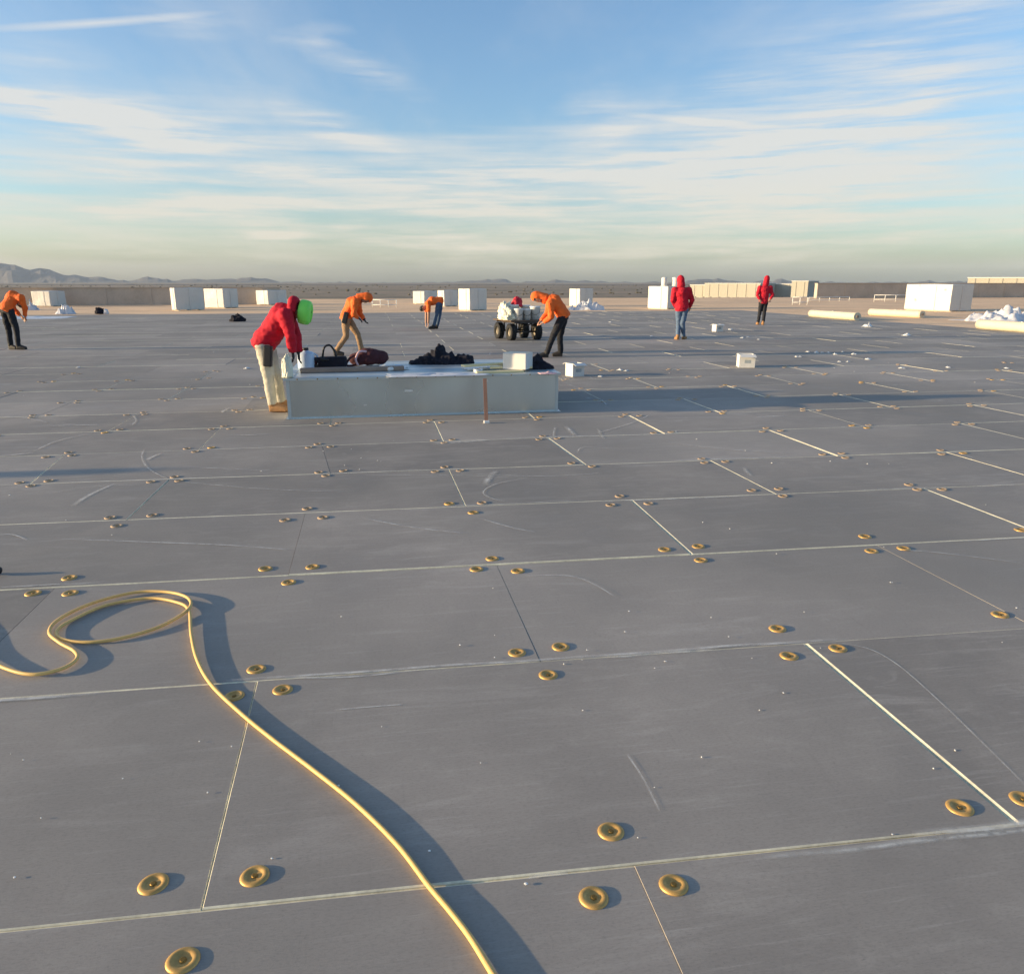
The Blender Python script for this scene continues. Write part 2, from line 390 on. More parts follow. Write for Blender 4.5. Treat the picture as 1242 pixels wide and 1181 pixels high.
joint_px = {-1: [((830, 1190), (770, 1052))],
            0: [((244, 1103), (312, 825)), ((1235, 1001), (975, 780))],
            1: [((655, 801), (603, 686))],
            2: [((350, 697), (370, 623)), ((838, 672), (768, 609))],
            3: [((155, 629), (205, 582)), ((565, 615), (545, 572)), ((940, 599), (858, 557))],
            4: [((400, 577), (390, 542)), ((712, 566), (665, 532)), ((1010, 551), (930, 521))]}
def row_joints(k):
    if k in joint_px: J = [(UV(ground(*a))[0], UV(ground(*b))[0]) for a, b in joint_px[k]]
    else:
        j0 = U0 + (1.22 if k % 2 else 0.0) + rnd.uniform(-.03, .03); J = [(j0, j0 + rnd.uniform(-.01, .01))]
    while J[0][0] > U_LEFT + 0.5: J.insert(0, (max(U_LEFT, J[0][0] - 2.44), max(U_LEFT, J[0][1] - 2.44)))
    while J[-1][0] < U_RIGHT - 0.5: J.append((min(U_RIGHT, J[-1][0] + 2.44), min(U_RIGHT, J[-1][1] + 2.44)))
    return J
BOARD_TOP = {}
def board_geo(c, z, edges, seed, far):
    """c: four (u,v) corners ll, lr, ur, ul; edges: (gap, chamfer) for left, right, near, far side"""
    r = random.Random(seed); cx = sum(p[0] for p in c) / 4; cy = sum(p[1] for p in c) / 4
    zc = [z + r.uniform(-.0007, .0007) for _ in range(4)]
    (gl, hl), (gr, hr), (gn, hn), (gf, hf) = edges
    o = [(p[0] + (gl / 2 if p[0] < cx else -gr / 2), p[1] + (gn / 2 if p[1] < cy else -gf / 2)) for p in c]
    i_ = [(p[0] + (hl if p[0] < cx else -hr), p[1] + (hn if p[1] < cy else -hf)) for p in o]
    dz = .0035
    vv = [(*i_[k], zc[k]) for k in range(4)] + [(*o[k], zc[k] - dz) for k in range(4)] + [(*o[k], -0.009) for k in range(4)]
    ff = [(0, 1, 2, 3)] + [(4 + k, 4 + (k + 1) % 4, (k + 1) % 4, k) for k in range(4)] + [(8 + k, 8 + (k + 1) % 4, 4 + (k + 1) % 4, 4 + k) for k in range(4)]
    hh = (hn, hr, hf, hl)          # face order: near, right, far, left
    return vv, ff, [0] + [1 if h > .0012 else 0 for h in hh] * 2
STYLE = {'B': (.012, .0085), 'M': (.006, .0040), 'F': (.004, .0022), 'D': (.0020, .0008), 'T': (.0006, .0008)}
FORCE = {(1, 3): 'T', (1, -1): 'D', (2, 4): 'B', (4, 6): 'B', (3, 5): 'F'}
known = {-1: ['T'], 0: ['F', 'B'], 1: ['D'], 2: ['T', 'B'], 3: ['F', 'F', 'M'], 4: ['T', 'B', 'B']}
def joint_style(k, u):
    if k in joint_px:
        for (a, b_), s in zip(joint_px[k], known[k]):
            if abs(UV(ground(*a))[0] - u) < .15: return s
    n_u = round((u - U0) / 1.22)
    if (k, n_u) in FORCE: return FORCE[k, n_u]
    r = random.Random(int(k * 7919 + round(u / 1.22) * 104729))
    return r.choice('BBBMMF' if u > .8 else 'DFFTM')
rows = []
k = -6
while True:
    if seam(k, 0) >= V_FAR - 0.2: break
    rows.append(k); k += 1
allb = []
for k in rows:
    J = row_joints(k)
    for q in range(len(J) - 1):
        (l0, l1), (r0, r1) = J[q], J[q + 1]
        if r0 - l0 < 0.1: continue
        top = (lambda u: min(V_FAR, seam(k + 1, u)))
        c = [(l0, seam(k, l0)), (r0, seam(k, r0)), (r1, top(r1)), (l1, top(l1))]
        ctr = G((l0 + r0) / 2, (seam(k, l0) + top(l0)) / 2)
        # how large it shows
        d = math.hypot(ctr.x, ctr.y)
        vis = ctr.y > 0.3 and abs(ctr.x) < 0.70 * ctr.y + 1.9
        allb.append([d if vis else d + 500, k, q, c])
allb.sort(key=lambda e: e[0])
FV, FF, FM = [], [], []
for n_, (d, k, q, c) in enumerate(allb):
    s = k * 1000 + q; r = random.Random(s)
    z = r.uniform(-.0012, .0026)
    if joint_style(k, c[0][0]) == 'D': z = -.0024
    BOARD_TOP[(k, q)] = (c, z)
    sl, sr = STYLE[joint_style(k, c[0][0])], STYLE[joint_style(k, c[1][0])]
    rs = random.Random(k * 31 + 5); rt = random.Random((k + 1) * 31 + 5)
    sn = (r.uniform(.003, .009), r.uniform(.003, .0065)); sf = (r.uniform(.003, .007), r.uniform(.0020, .0055))
    if k >= 3: sn = (r.uniform(.005, .013), r.uniform(.005, .011)); sl, sr = (sl[0] * 1.25, sl[1] * 1.35), (sr[0] * 1.25, sr[1] * 1.35)
    if d > 40: sl, sr = (sl[0] * 1.3, sl[1] * 1.3), (sr[0] * 1.3, sr[1] * 1.3)
    vv, ff, mm = board_geo(c, z, (sl, (sr[0], min(sr[1], .003)), sn, sf), s, d > 40)
    if n_ < 296:
        me = bpy.data.meshes.new('board'); me.from_pydata(vv, [], ff); me.materials.append(FACER); me.materials.append(MAT['foam_edge'])
        me.polygons.foreach_set('material_index', mm); me.update()
        link('board', me, roof)
    else:
        b0 = len(FV); FV += vv; FF += [tuple(i + b0 for i in f) for f in ff]; FM += mm
me = bpy.data.meshes.new('far_boards'); me.from_pydata(FV, [], FF); me.materials.append(FACER); me.materials.append(MAT['foam_edge'])
me.polygons.foreach_set('material_index', FM); me.update()
fb = link('board_field', me, roof); fb['kind'] = 'stuff'
ROWQ = {}
for (k, q), (c, z) in BOARD_TOP.items(): ROWQ.setdefault(k, []).append((c, z))
def roof_z(p):
    u, v = UV(p)
    for k in ROWQ:
        if seam(k, u) <= v < seam(k + 1, u):
            for c, z in ROWQ[k]:
                s = (v - seam(k, u)) / max(.01, seam(k + 1, u) - seam(k, u))
                if c[0][0] * (1 - s) + c[3][0] * s <= u < c[1][0] * (1 - s) + c[2][0] * s: return z
    return 0.0

# scuff marks on the boards
def scuff(pts, wid, grid=False):
    P = spline([G(*p) if grid else ground(*p) for p in pts], 8); bm = bmesh.new(); uvl = bm.loops.layers.uv.new('uv'); prev = None; L = len(P)
    for i, p in enumerate(P):
        d = (P[min(i + 1, L - 1)] - P[max(i - 1, 0)]).normalized(); nrm = Vector((-d.y, d.x, 0)) * wid / 2
        z = 0.0046
        a = G(0, 0); q0 = UV(p + nrm); q1 = UV(p - nrm)
        cur = (bm.verts.new((*q0, z)), bm.verts.new((*q1, z)), i / (L - 1))
        if prev:
            f = bm.faces.new((prev[0], prev[1], cur[1], cur[0]))
            for lp, uvv in zip(f.loops, ((prev[2], 0), (prev[2], 1), (cur[2], 1), (cur[2], 0))): lp[uvl].uv = uvv
        prev = cur
    me = bpy.data.meshes.new('scuff_mark'); bm.to_mesh(me); bm.free()
    link('scuff_mark', me, roof, ['scuff'])
for pts, wd in [([(1020, 781), (1055, 788), (1090, 808), (1140, 852), (1195, 905), (1245, 955)], .011),
                ([(632, 699), (690, 699), (722, 710), (748, 726)], .016), ([(70, 654), (180, 658), (280, 662), (357, 668)], .026),
                ([(-10, 650), (15, 649), (34, 656)], .024), ([(440, 577), (560, 577), (615, 580)], .018), ([(635, 581), (600, 588), (586, 598), (600, 606), (616, 608)], .020),
                ([(436, 628), (500, 640), (570, 648)], .024), ([(585, 630), (620, 640), (650, 646)], .03), ([(1092, 667), (1150, 672), (1245, 684)], .018),
                ([(175, 545), (172, 556), (182, 570), (205, 582)], .022), ([(225, 567), (300, 570), (350, 572)], .022), ([(215, 584), (255, 588), (330, 594), (420, 597)], .018),
                ([(700, 550), (708, 543), (750, 545)], .022), ([(40, 548), (70, 535), (110, 526)], .03), ([(800, 536), (880, 545), (960, 550)], .03), ([(1160, 550), (1190, 558), (1220, 566)], .022),
                ([(0, 506), (30, 507), (60, 513)], .03), ([(160, 503), (165, 510), (160, 516)], .03), ([(760, 915), (780, 945), (800, 985)], .012), ([(320, 822), (420, 822), (520, 812)], .02),
                ([(405, 862), (450, 858), (490, 855)], .012), ([(725, 520), (730, 530), (735, 533)], .03), ([(790, 502), (770, 512), (720, 527)], .03), ([(560, 575), (660, 578), (730, 574)], .02),
                ([(55, 600), (120, 590), (200, 588)], .016), ([(640, 1066), (655, 1063), (690, 1060)], .016)]:
    scuff(pts, wd)
# pale dust trodden along the seams
rs_ = random.Random(77)
for k in range(0, 6):
    for _ in range(6):
        u = rs_.uniform(-6, 8); L = rs_.uniform(.5, 1.6); dv = rs_.uniform(-.03, .03)
        pp = [(u + L * i / 5, seam(k, u + L * i / 5) + dv + rs_.uniform(-.006, .006)) for i in range(6)]
        scuff(pp, rs_.uniform(.02, .05), grid=True)
for _ in range(150):
    u = rs_.uniform(-13, 14); v_ = rs_.uniform(5.5, 24); a = rs_.choice((rs_.uniform(-.2, .2), rs_.uniform(1.3, 1.8))); L = rs_.uniform(.2, .7); bend = rs_.uniform(-.25, .25)
    scuff([(u + L * s * math.cos(a + bend * s), v_ + L * s * math.sin(a + bend * s)) for s in (0, .25, .5, .75, 1)], rs_.uniform(.02, .09), grid=True)

# ------------------------------------------------------------------ surroundings
bm = bmesh.new(); S_ = 32000
gv = [bm.verts.new(p) for p in ((-S_, -6000, GZ), (S_, -6000, GZ), (S_, 26000, GZ), (-S_, 26000, GZ))]; bm.faces.new(gv)
struct(link('ground', to_mesh(bm, 'ground'), None, ['desert']))
def ridge(name, prof, dist, depth, seed, base=GZ - .8, rough_=3.2):
    """range of hills with real depth: silhouette heights are measured directions at its distance"""
    xs = [p[0] for p in prof]; ys = [p[1] for p in prof]; na = 520; nd = 9
    V, Fc = [], []
    for i in range(na + 1):
        px = xs[0] + (xs[-1] - xs[0]) * i / na
        y = float(np.interp(px, xs, ys)) + rough_ * mnoise.fractal(Vector((px * .06, seed, 0)), .8, 2.0, 5)
        peak = at(px, y, dist)
        az = math.atan2(peak.x, peak.y); H = max(2.0, peak.z - base); d0 = math.hypot(peak.x, peak.y)
        for j in range(nd + 1):
            s = j / nd * 2 - 1
            n = mnoise.fractal(Vector((az * 30, s * 3.0, seed * 3.1)), 1.0, 2.0, 5)
            h = H * max(0.0, 1 - abs(s)) ** .9 * (1 + (.35 * n if abs(s) > .05 else 0))
            dd = d0 + s * depth * (1 + .2 * n)
            V.append((math.sin(az) * dd, math.cos(az) * dd, base + min(h, H * .97 if abs(s) > .05 else H)))
    for i in range(na):
        for j in range(nd):
            a = i * (nd + 1) + j; Fc.append((a, a + nd + 1, a + nd + 2, a + 1))
    me = bpy.data.meshes.new(name); me.from_pydata(V, [], Fc); me.update()
    return struct(link(name, me, None, ['mountain_rock']))
ridge('mountains', [(-900, 325), (-500, 322), (-250, 326), (-120, 320), (-40, 316), (0, 318), (20, 321), (35, 327), (47, 323), (60, 326), (80, 332), (93, 332), (110, 337), (122, 335), (140, 339),
                    (160, 340), (180, 336), (200, 338), (213, 340), (225, 338), (243, 339), (275, 338), (300, 336), (318, 338), (345, 342), (420, 343), (520, 343), (560, 341), (590, 339), (612, 339), (632, 343),
                    (655, 341), (690, 340), (725, 341), (770, 343), (820, 342), (845, 338), (870, 339), (900, 342), (935, 341), (950, 339), (975, 341), (1020, 343), (1100, 342), (1300, 340), (1700, 335), (2200, 338)], 14000, 1500, 3)
ridge('hills', [(-600, 346), (0, 345), (200, 345), (345, 345), (450, 346), (620, 345.6), (800, 346), (1000, 345), (1242, 345), (1900, 345)], 4200, 700, 9, rough_=.6)

# parapets of the roof
def parapet(label, u0, u1, v0, v1, h):
    bm = bmesh.new(); box(bm, u0, u1, v0, v1, -0.05, h); 
    o = empty('parapet_wall', G((u0 + u1) / 2, (v0 + v1) / 2), A)
    me = to_mesh(bm, 'wall'); me.transform(Matrix.Translation((-(u0 + u1) / 2, -(v0 + v1) / 2, 0)))
    link('wall', me, o, ['wall_inner'])
    bm = bmesh.new(); hw = (u1 - u0) / 2; hd = (v1 - v0) / 2; n = max(2, int((u1 - u0) / 3.0))
    for i in range(n):
        bm2 = bmesh.new(); a = -hw - .04 + (2 * hw + .08) * i / n; b = -hw - .04 + (2 * hw + .08) * (i + 1) / n
        box(bm2, a, b - .012, -hd - .05, hd + .05, h + .001, h + .05); link('coping', to_mesh(bm2, 'coping'), o, ['stucco'])
        bm2 = bmesh.new(); box(bm2, a + .05, a + .17, -hd - .03, -hd - .002, 0, h - .02); link('rib', to_mesh(bm2, 'rib'), o, ['wall_inner'])
    bm.free()
    return tag(o, label, 'wall')
ul = UV(ground(345, 368)); ur = UV(ground(999, 362))
parapet('tan parapet wall behind the stack of bundles by the mountains', -62, ul[0], 61.0, 61.35, 1.18)
parapet('dark brown parapet wall behind the large white bundle, end lit by sun', ur[0], 108, 74.5, 75.0, 1.45)

# far warehouses, standing on the desert floor
def warehouse(label, px0, px1, ytop, D, depth, trims=6, turn=-.6):
    a = at(px0, ytop, D); b = at(px1, ytop, D); w_ = (b.x - a.x) / math.cos(turn) * .94; h = a.z - GZ
    o = empty('warehouse', ((a.x + b.x) / 2, D, GZ), turn)
    bm = bmesh.new(); box(bm, -w_ / 2, w_ / 2, 0, depth, 0, h); link('wall', to_mesh(bm, 'wall'), o, ['warehouse_wall'])
    bm = bmesh.new(); box(bm, -w_ / 2 - .3, w_ / 2 + .3, -.3, depth + .3, h + .01, h + .5); link('roof_edge', to_mesh(bm, 'roof_edge'), o, ['warehouse_roof'])
    for i in range(trims):
        x = -w_ / 2 + w_ * (i + .5) / trims
        bm = bmesh.new(); box(bm, x - .4, x + .4, -.25, -.01, 0, h - .1); link('pilaster', to_mesh(bm, 'pilaster'), o, ['warehouse_wall'])
        bm = bmesh.new(); box(bm, x + w_ / trims * .2, x + w_ / trims * .3, -.12, -.01, 0, 3.2); link('door', to_mesh(bm, 'door'), o, ['window_dark'])
    return tag(o, label, 'warehouse', 'far warehouses')
warehouse('long pale low warehouse far beyond the roof, between the two red hooded workers', 858, 918, 344.2, 620, 40)
warehouse('pale warehouse far behind the red hooded worker in black trousers', 935, 960, 345, 640, 40, 3)
warehouse('small pale building with a taller front, next to the parapet end', 962, 979, 341.5, 560, 30, 2)
warehouse('pale building rising above the dark parapet wall', 1186, 1262, 337.5, 420, 40)
warehouse('low white shed behind the red hooded worker in jeans', 838, 856, 346, 640, 20, 2)
# scrub and trees out on the plain
def tree_belt(name, label, y0, D0, D1, n, seed):
    r = random.Random(seed); bm = bmesh.new()
    for _ in range(n):
        D = D0 + (D1 - D0) * r.random() ** 1.5; px = r.uniform(-250, 1500); x = (px - CX) / F * D
        s = r.uniform(.5, 1.3) * (1 + D / 2500)
        vsx = bmesh.ops.create_icosphere(bm, subdivisions=1, radius=1.0, matrix=Matrix.Translation((x, D, GZ + s * .55)) @ Matrix.Diagonal((s * r.uniform(.8, 2.2), s, s * r.uniform(.6, .9), 1)))['verts']
        for v in vsx: v.co += Vector((r.uniform(-.25, .25), r.uniform(-.25, .25), r.uniform(-.25, .25))) * s
    o = link(name, to_mesh(bm, name), None, ['far_tree']); o['kind'] = 'stuff'; o['label'] = label; o['category'] = 'scrub'
tree_belt('desert_scrub', 'dark scrub and small trees scattered over the far plain', 0, 900, 3600, 650, 5)
# ------------------------------------------------------------------ fastening plates
bm = bmesh.new()
lathe(bm, [(.0410, -.001), (.0408, .0014), (.0385, .0040), (.0340, .0060), (.0290, .0064), (.0245, .0050), (.0210, .0020), (.0185, .0010), (.0090, .0010)], 26, cap_top=True)
PLATE = to_mesh(bm, 'fastening_plate')
for p in PLATE.polygons: p.use_smooth = True
PLATE.materials.append(MAT['gold_plate'])
bm = bmesh.new(); lathe(bm, [(.0095, .0008), (.0095, .0034), (.0065, .0046)], 6, cap_top=True); SCREW = to_mesh(bm, 'screw_head'); SCREW.materials.append(MAT['screw_metal'])
PLATE_D = PLATE.copy(); PLATE_D.materials.clear(); PLATE_D.materials.append(MAT['dusty_plate'])
plates = [(186, 1072), (309, 1063), (222, 1165), (741, 1009), (720, 1089), (817, 1074), (1164, 980), (1241, 970), (284, 844), (343, 837), (311, 811), (627, 791), (680, 784), (665, 819),
          (943, 762), (957, 796), (1016, 787), (1213, 745), (40, 719), (84, 701), (85, 719), (322, 690), (379, 688), (350, 706), (597, 678), (578, 690), (628, 692), (806, 667), (847, 663), (850, 679),
          (1049, 651), (1057, 668), (1096, 665), (134, 628), (185, 625), (142, 638), (373, 617), (346, 631), (392, 628), (545, 611), (585, 610), (574, 622), (752, 602), (741, 613), (787, 611),
          (912, 595), (945, 593), (950, 602), (1103, 588), (1113, 594), (1143, 594), (1238, 643)]
pos = [ground(*p) for p in plates]
CURB_A = UV(ground(352, 508)); CURB_W = 3.34; CURB_D = 1.8; CURB_H = 0.47
def in_curb(u, v, m_=.08): return CURB_A[0] - m_ < u < CURB_A[0] + CURB_W + m_ and CURB_A[1] - m_ < v < CURB_A[1] + CURB_D + m_
for k in range(3, 12):
    J = sorted({(round(c[0][0], 3), round(c[3][0], 3)) for (kk, q), (c, z) in BOARD_TOP.items() if kk == k})
    for (lo, hi) in J:
        for (u, v, s) in ((lo, seam(k, lo), 1), (hi, seam(k + 1, hi), -1)):
            if k == 3 and s == 1: continue
            w3 = G(u, v)
            if w3.y < 3 or abs(w3.x) > .68 * w3.y + .3: continue
            for du, dv in ((-.11, .075 * s), (.11, .075 * s), (rnd.uniform(-.03, .03), -.085 * s)):
                uu = u + du + rnd.uniform(-.025, .025); vv_ = v + dv + rnd.uniform(-.015, .015)
                if not in_curb(uu, vv_) and rnd.random() > .06: pos.append(G(uu, vv_))
# ------------------------------------------------------------------ hose
HR = 0.0080
hose_px = [(640, 1262, 0), (618, 1215, .004), (597, 1181, .004), (570, 1137, .003), (545, 1104, .002), (520, 1074, .0), (482, 1025, .004), (432, 976, .006), (380, 934, .003), (330, 896, .001), (290, 863, .0),
           (256, 830, .002), (239, 800, .006), (232, 770, .010), (229, 741, .012), (214, 731, .008), (180, 726, .004), (130, 734, .002), (92, 750, .002), (70, 764, .004), (74, 775, .004), (102, 779, .001), (142, 775, .0),
           (190, 762, .004), (222, 746, .016), (232, 735, .030), (224, 725, .026), (198, 719, .016), (160, 720, .010), (110, 733, .008), (72, 752, .012), (60, 768, .016), (72, 780, .010), (90, 790, .006), (93, 800, .006),
           (75, 812, .008), (40, 819, .010), (5, 811, .012), (-35, 790, .020), (-60, 760, .035), (-110, 735, .05), (-220, 740, .03), (-330, 790, .01), (-500, 850, 0)]
HOSE_XY = [Vector((p.x, p.y, 0)) for p in spline([ground(x, y) for x, y, h in hose_px], 6)]
pos = pos[:298]
for p in pos:
    r = rnd
    o = bpy.data.objects.new('fastening_plate', PLATE_D if UV(p)[1] > V0 + 3.4 and r.random() < .85 else PLATE); COL.objects.link(o)
    o.location = (p.x, p.y, roof_z(p) + .0006); o.rotation_euler = (r.uniform(-.035, .035), r.uniform(-.035, .035), r.uniform(0, 6))
    uu, vv_ = UV(p); hosed = min((p - h).length for h in HOSE_XY)
    lab = 'round gold metal fastening plate with a recessed screw, set beside a board seam'; grp = 'gold fastening plates along the board seams'
    if hosed < .10: lab = 'round gold fastening plate touching the yellow hose'; grp = 'gold fastening plates at the hose'
    elif hosed < .42: lab = 'round gold fastening plate close beside the yellow hose'; grp = 'gold fastening plates near the hose'
    elif CURB_A[0] - .1 < uu < CURB_A[0] + CURB_W + .1 and CURB_A[1] - .6 < vv_ < CURB_A[1]: lab = 'small gold fastening plate on the boards right in front of the metal curb'; grp = 'gold fastening plates in front of the curb'
    tag(o, lab, 'plate', grp)
    s = bpy.data.objects.new('screw_head', SCREW); COL.objects.link(s); s.parent = o

P = spline([(lambda g, h: (g.x, g.y, HR + .0014 + h * .40))(ground(x, y, HR), h) for x, y, h in hose_px], 9)
base = P[0].copy(); base.z = 0
bm = bmesh.new(); tube(bm, [p - base for p in P], HR, 10)
ho = link('hose', to_mesh(bm, 'hose', True), None, ['hose_rubber']); ho.location = base
tag(ho, 'yellow rubber hose lying across the grey boards with one loose coil', 'hose')

# ------------------------------------------------------------------ metal curb
cu, cv = CURB_A; ctr = G(cu + CURB_W / 2, cv + CURB_D / 2)
curb = empty('roof_curb', ctr, A); hw, hd, H = CURB_W / 2, CURB_D / 2, CURB_H
def cpart(name, mat, *boxes, bev=0.0):
    bm = bmesh.new()
    for b in boxes: box(bm, *b, bev=bev)
    return link(name, to_mesh(bm, name), curb, [mat])
def panel(name, axis, sgn, half, off):
    """sheet with faint oil-canning"""
    bm = bmesh.new(); nx, nz = 28, 8; g = {}
    for i in range(nx + 1):
        for j in range(nz + 1):
            s = -half + 2 * half * i / nx; z = H * j / nz
            e = math.sin(math.pi * i / nx) * math.sin(math.pi * j / nz)
            d = off + sgn * (.004 * e * (mnoise.noise(Vector((s * 1.3, z * 3, off))) + .2))
            g[i, j] = bm.verts.new((s, d, z) if axis == 'x' else (d, s, z))
    for i in range(nx):
        for j in range(nz): bm.faces.new((g[i, j], g[i + 1, j], g[i + 1, j + 1], g[i, j + 1]))
    return link(name, to_mesh(bm, name, True), curb, ['galvanised'])
panel('front_panel', 'x', -1, hw, -hd); panel('back_panel', 'x', 1, hw, hd); panel('side_panel', 'y', -1, hd, -hw); panel('side_panel', 'y', 1, hd, hw)
for sx in (-1, 1):
    cpart('corner_angle', 'galv_bright', (sx * hw - .004, sx * hw + .004, -hd - .006, -hd + .03, .0, H - .002), (sx * hw - .02, sx * hw + .02, -hd - .007, -hd - .003, .0, H - .002))
cpart('base_flange', 'galvanised', (-hw - .05, hw + .05, -hd - .05, -hd - .002, -.004, .006), (-hw - .05, hw + .05, hd + .002, hd + .05, -.004, .006), (hw + .003, hw + .05, -hd, hd, -.004, .006), (-hw - .05, -hw - .003, -hd, hd, -.004, .006))
cpart('top_flange', 'galv_bright', (-hw - .045, hw + .045, -hd - .045, -hd + .06, H, H + .028), (-hw - .045, hw + .045, hd - .06, hd + .045, H, H + .028), (-hw - .045, -hw + .06, -hd + .061, hd - .061, H, H + .028), (hw - .06, hw + .045, -hd + .061, hd - .061, H, H + .028))
cpart('top_cover', 'galv_bright', (-hw + .061, hw - .061, -hd + .061, hd - .061, H - .004, H + .024))
for i in range(14):
    bm = bmesh.new(); lathe(bm, [(.009, 0), (.008, .004), (.003, .006)], 8, cap_top=True, M=Matrix.Translation((-hw + .12 + (CURB_W - .24) * i / 13, -hd - .044, H + .014)) @ Matrix.Rotation(math.pi / 2, 4, 'X')); link('screw', to_mesh(bm, 'screw'), curb, ['screw_metal'])
cpart('paint_mark', 'paper_white', (-.27, -.17, -hd - .0085, -hd - .0065, .30, .325)); cpart('paint_mark', 'paper_white', (-.78, -.74, -hd - .0085, -hd - .0065, .14, .155)); cpart('paint_mark', 'paper_white', (.72, .78, -hd - .0085, -hd - .0065, .40, .43))
tag(curb, 'long low galvanised sheet metal roof curb with tools and clothes heaped on top', 'roof curb')
TOPZ = H + .028
def top(px, py): return ground(px, py, TOPZ)

def heap(name, label, cat, c, size, mat, seed, rz=0.0, amp=.35, group=None, freq=3.2, floor=0.0):
    bm = bmesh.new(); bmesh.ops.create_icosphere(bm, subdivisions=5, radius=1.0); sx, sy, sz = size; r = random.Random(seed); o3 = Vector((r.uniform(0, 50), r.uniform(0, 50), 0))
    for v in bm.verts:
        n = v.co.normalized(); f = mnoise.fractal(n * freq * .55 + o3, 1.0, 2.0, 4); rg = 1 - abs(mnoise.noise(n * freq * 1.7 + o3)) * 2
        k = 1 + amp * f + amp * .32 * rg
        z = n.z * k * sz
        v.co = Vector((n.x * k * sx, n.y * k * sy, z if z > 0 else z * .06))
    lo = min(v.co.z for v in bm.verts)
    for v in bm.verts: v.co.z -= lo
    o = link(name, to_mesh(bm, name, True), None, [mat]); o.location = (c.x, c.y, c.z - .004); o.rotation_euler = (0, 0, rz)
    return tag(o, label, cat, group) if label else o
def multi_heap(name, label, cat, c, lumps, mat, seed, amp=.35):
    """one heap from several lumps welded into one surface"""
    bm = bmesh.new(); r = random.Random(seed)
    for (dx, dy, sx, sy, sz) in lumps:
        b2 = bmesh.new(); bmesh.ops.create_icosphere(b2, subdivisions=4, radius=1.0); o3 = Vector((r.uniform(0, 50), r.uniform(0, 50), 0))
        for v in b2.verts:
            n = v.co.normalized(); f = mnoise.fractal(n * 1.9 + o3, 1.0, 2.0, 4); rg = 1 - abs(mnoise.noise(n * 5 + o3)) * 2
            k = 1 + amp * f + amp * .3 * rg; z = n.z * k * sz
            v.co = Vector((dx + n.x * k * sx, dy + n.y * k * sy, z if z > 0 else 0.0))
        me = bpy.data.meshes.new('x'); b2.to_mesh(me); b2.free(); bm.from_mesh(me); bpy.data.meshes.remove(me)
    me = remeshed(bm, .014, 2)
    o = link(name, me, None, [mat]); o.location = (c.x, c.y, c.z - .003)
    return tag(o, label, cat)
def remeshed(bm, vox, smooth_it=3, wrinkle=0.0, seed=0, shrink=None, wscale=9.0):
    me = bpy.data.meshes.new('tmp'); bmesh.ops.recalc_face_normals(bm, faces=bm.faces[:]); bm.to_mesh(me); bm.free()
    ob = bpy.data.objects.new('tmp', me); COL.objects.link(ob)
    md = ob.modifiers.new('r', 'REMESH'); md.mode = 'VOXEL'; md.voxel_size = vox; md.use_smooth_shade = True
    if smooth_it:
        ms = ob.modifiers.new('s', 'SMOOTH'); ms.factor = .5; ms.iterations = smooth_it
    dg = bpy.context.evaluated_depsgraph_get()
    res = bpy.data.meshes.new_from_object(ob.evaluated_get(dg))
    bpy.data.objects.remove(ob); bpy.data.meshes.remove(me)
    if wrinkle:
        n = len(res.vertices); co = np.empty(n * 3); res.vertices.foreach_get('co', co); co = co.reshape(-1, 3)
        nn = np.empty(n * 3); res.vertices.foreach_get('normal', nn); nn = nn.reshape(-1, 3)
        for i in range(n):
            q = Vector(co[i]); o3 = Vector((seed * 3.7, seed * 1.3, 0))
            f = mnoise.noise(Vector((q.x * wscale, q.y * wscale, q.z * wscale * 1.9)) + o3) + .6 * mnoise.noise(Vector((q.x * 20, q.y * 20, q.z * 28)) + o3)
            co[i] += nn[i] * (wrinkle * f)
        res.vertices.foreach_set('co', co.ravel()); res.update()
    res.polygons.foreach_set('use_smooth', [True] * len(res.polygons))
    return res
def sheet(name, label, cat, c, sx, sy, mat, seed, h=.05, rz=0.0, n=44, crisp=1.0):
    """crumpled thin sheet: two-sided grid with folds and a ragged outline"""
    r = random.Random(seed); o3 = Vector((r.uniform(0, 90), r.uniform(0, 90), 0)); V, Fc = [], []
    for i in range(n + 1):
        for j in range(n + 1):
            a, b = i / n * 2 - 1, j / n * 2 - 1
            e = 1 + .16 * mnoise.noise(Vector((a * 2, b * 2, 3)) + o3)
            f = (1 - abs(mnoise.noise(Vector((a * 4.2, b * 3.0, 0)) + o3)) * 2.2); g = mnoise.fractal(Vector((a * 2.4, b * 2.0, 7)) + o3, 1.0, 2.0, 4) + .22
            fall = max(0.0, 1 - math.hypot(a, b) ** 2.0) ** .7
            V.append((a * sx / 2 * e, b * sy / 2 * e, .004 + h * max(0.0, (.26 * f * crisp + .62 * g)) * fall))
    for i in range(n):
        for j in range(n):
            q = i * (n + 1) + j; Fc.append((q, q + n + 1, q + n + 2, q + 1))
    me = bpy.data.meshes.new(name); me.from_pydata(V, [], Fc); me.polygons.foreach_set('use_smooth', [True] * len(Fc)); me.update()
    o = link(name, me, None, [mat]); o.location = c; o.rotation_euler = (0, 0, rz)
    sm = o.modifiers.new('t', 'SOLIDIFY'); sm.thickness = .003
    return tag(o, label, cat)

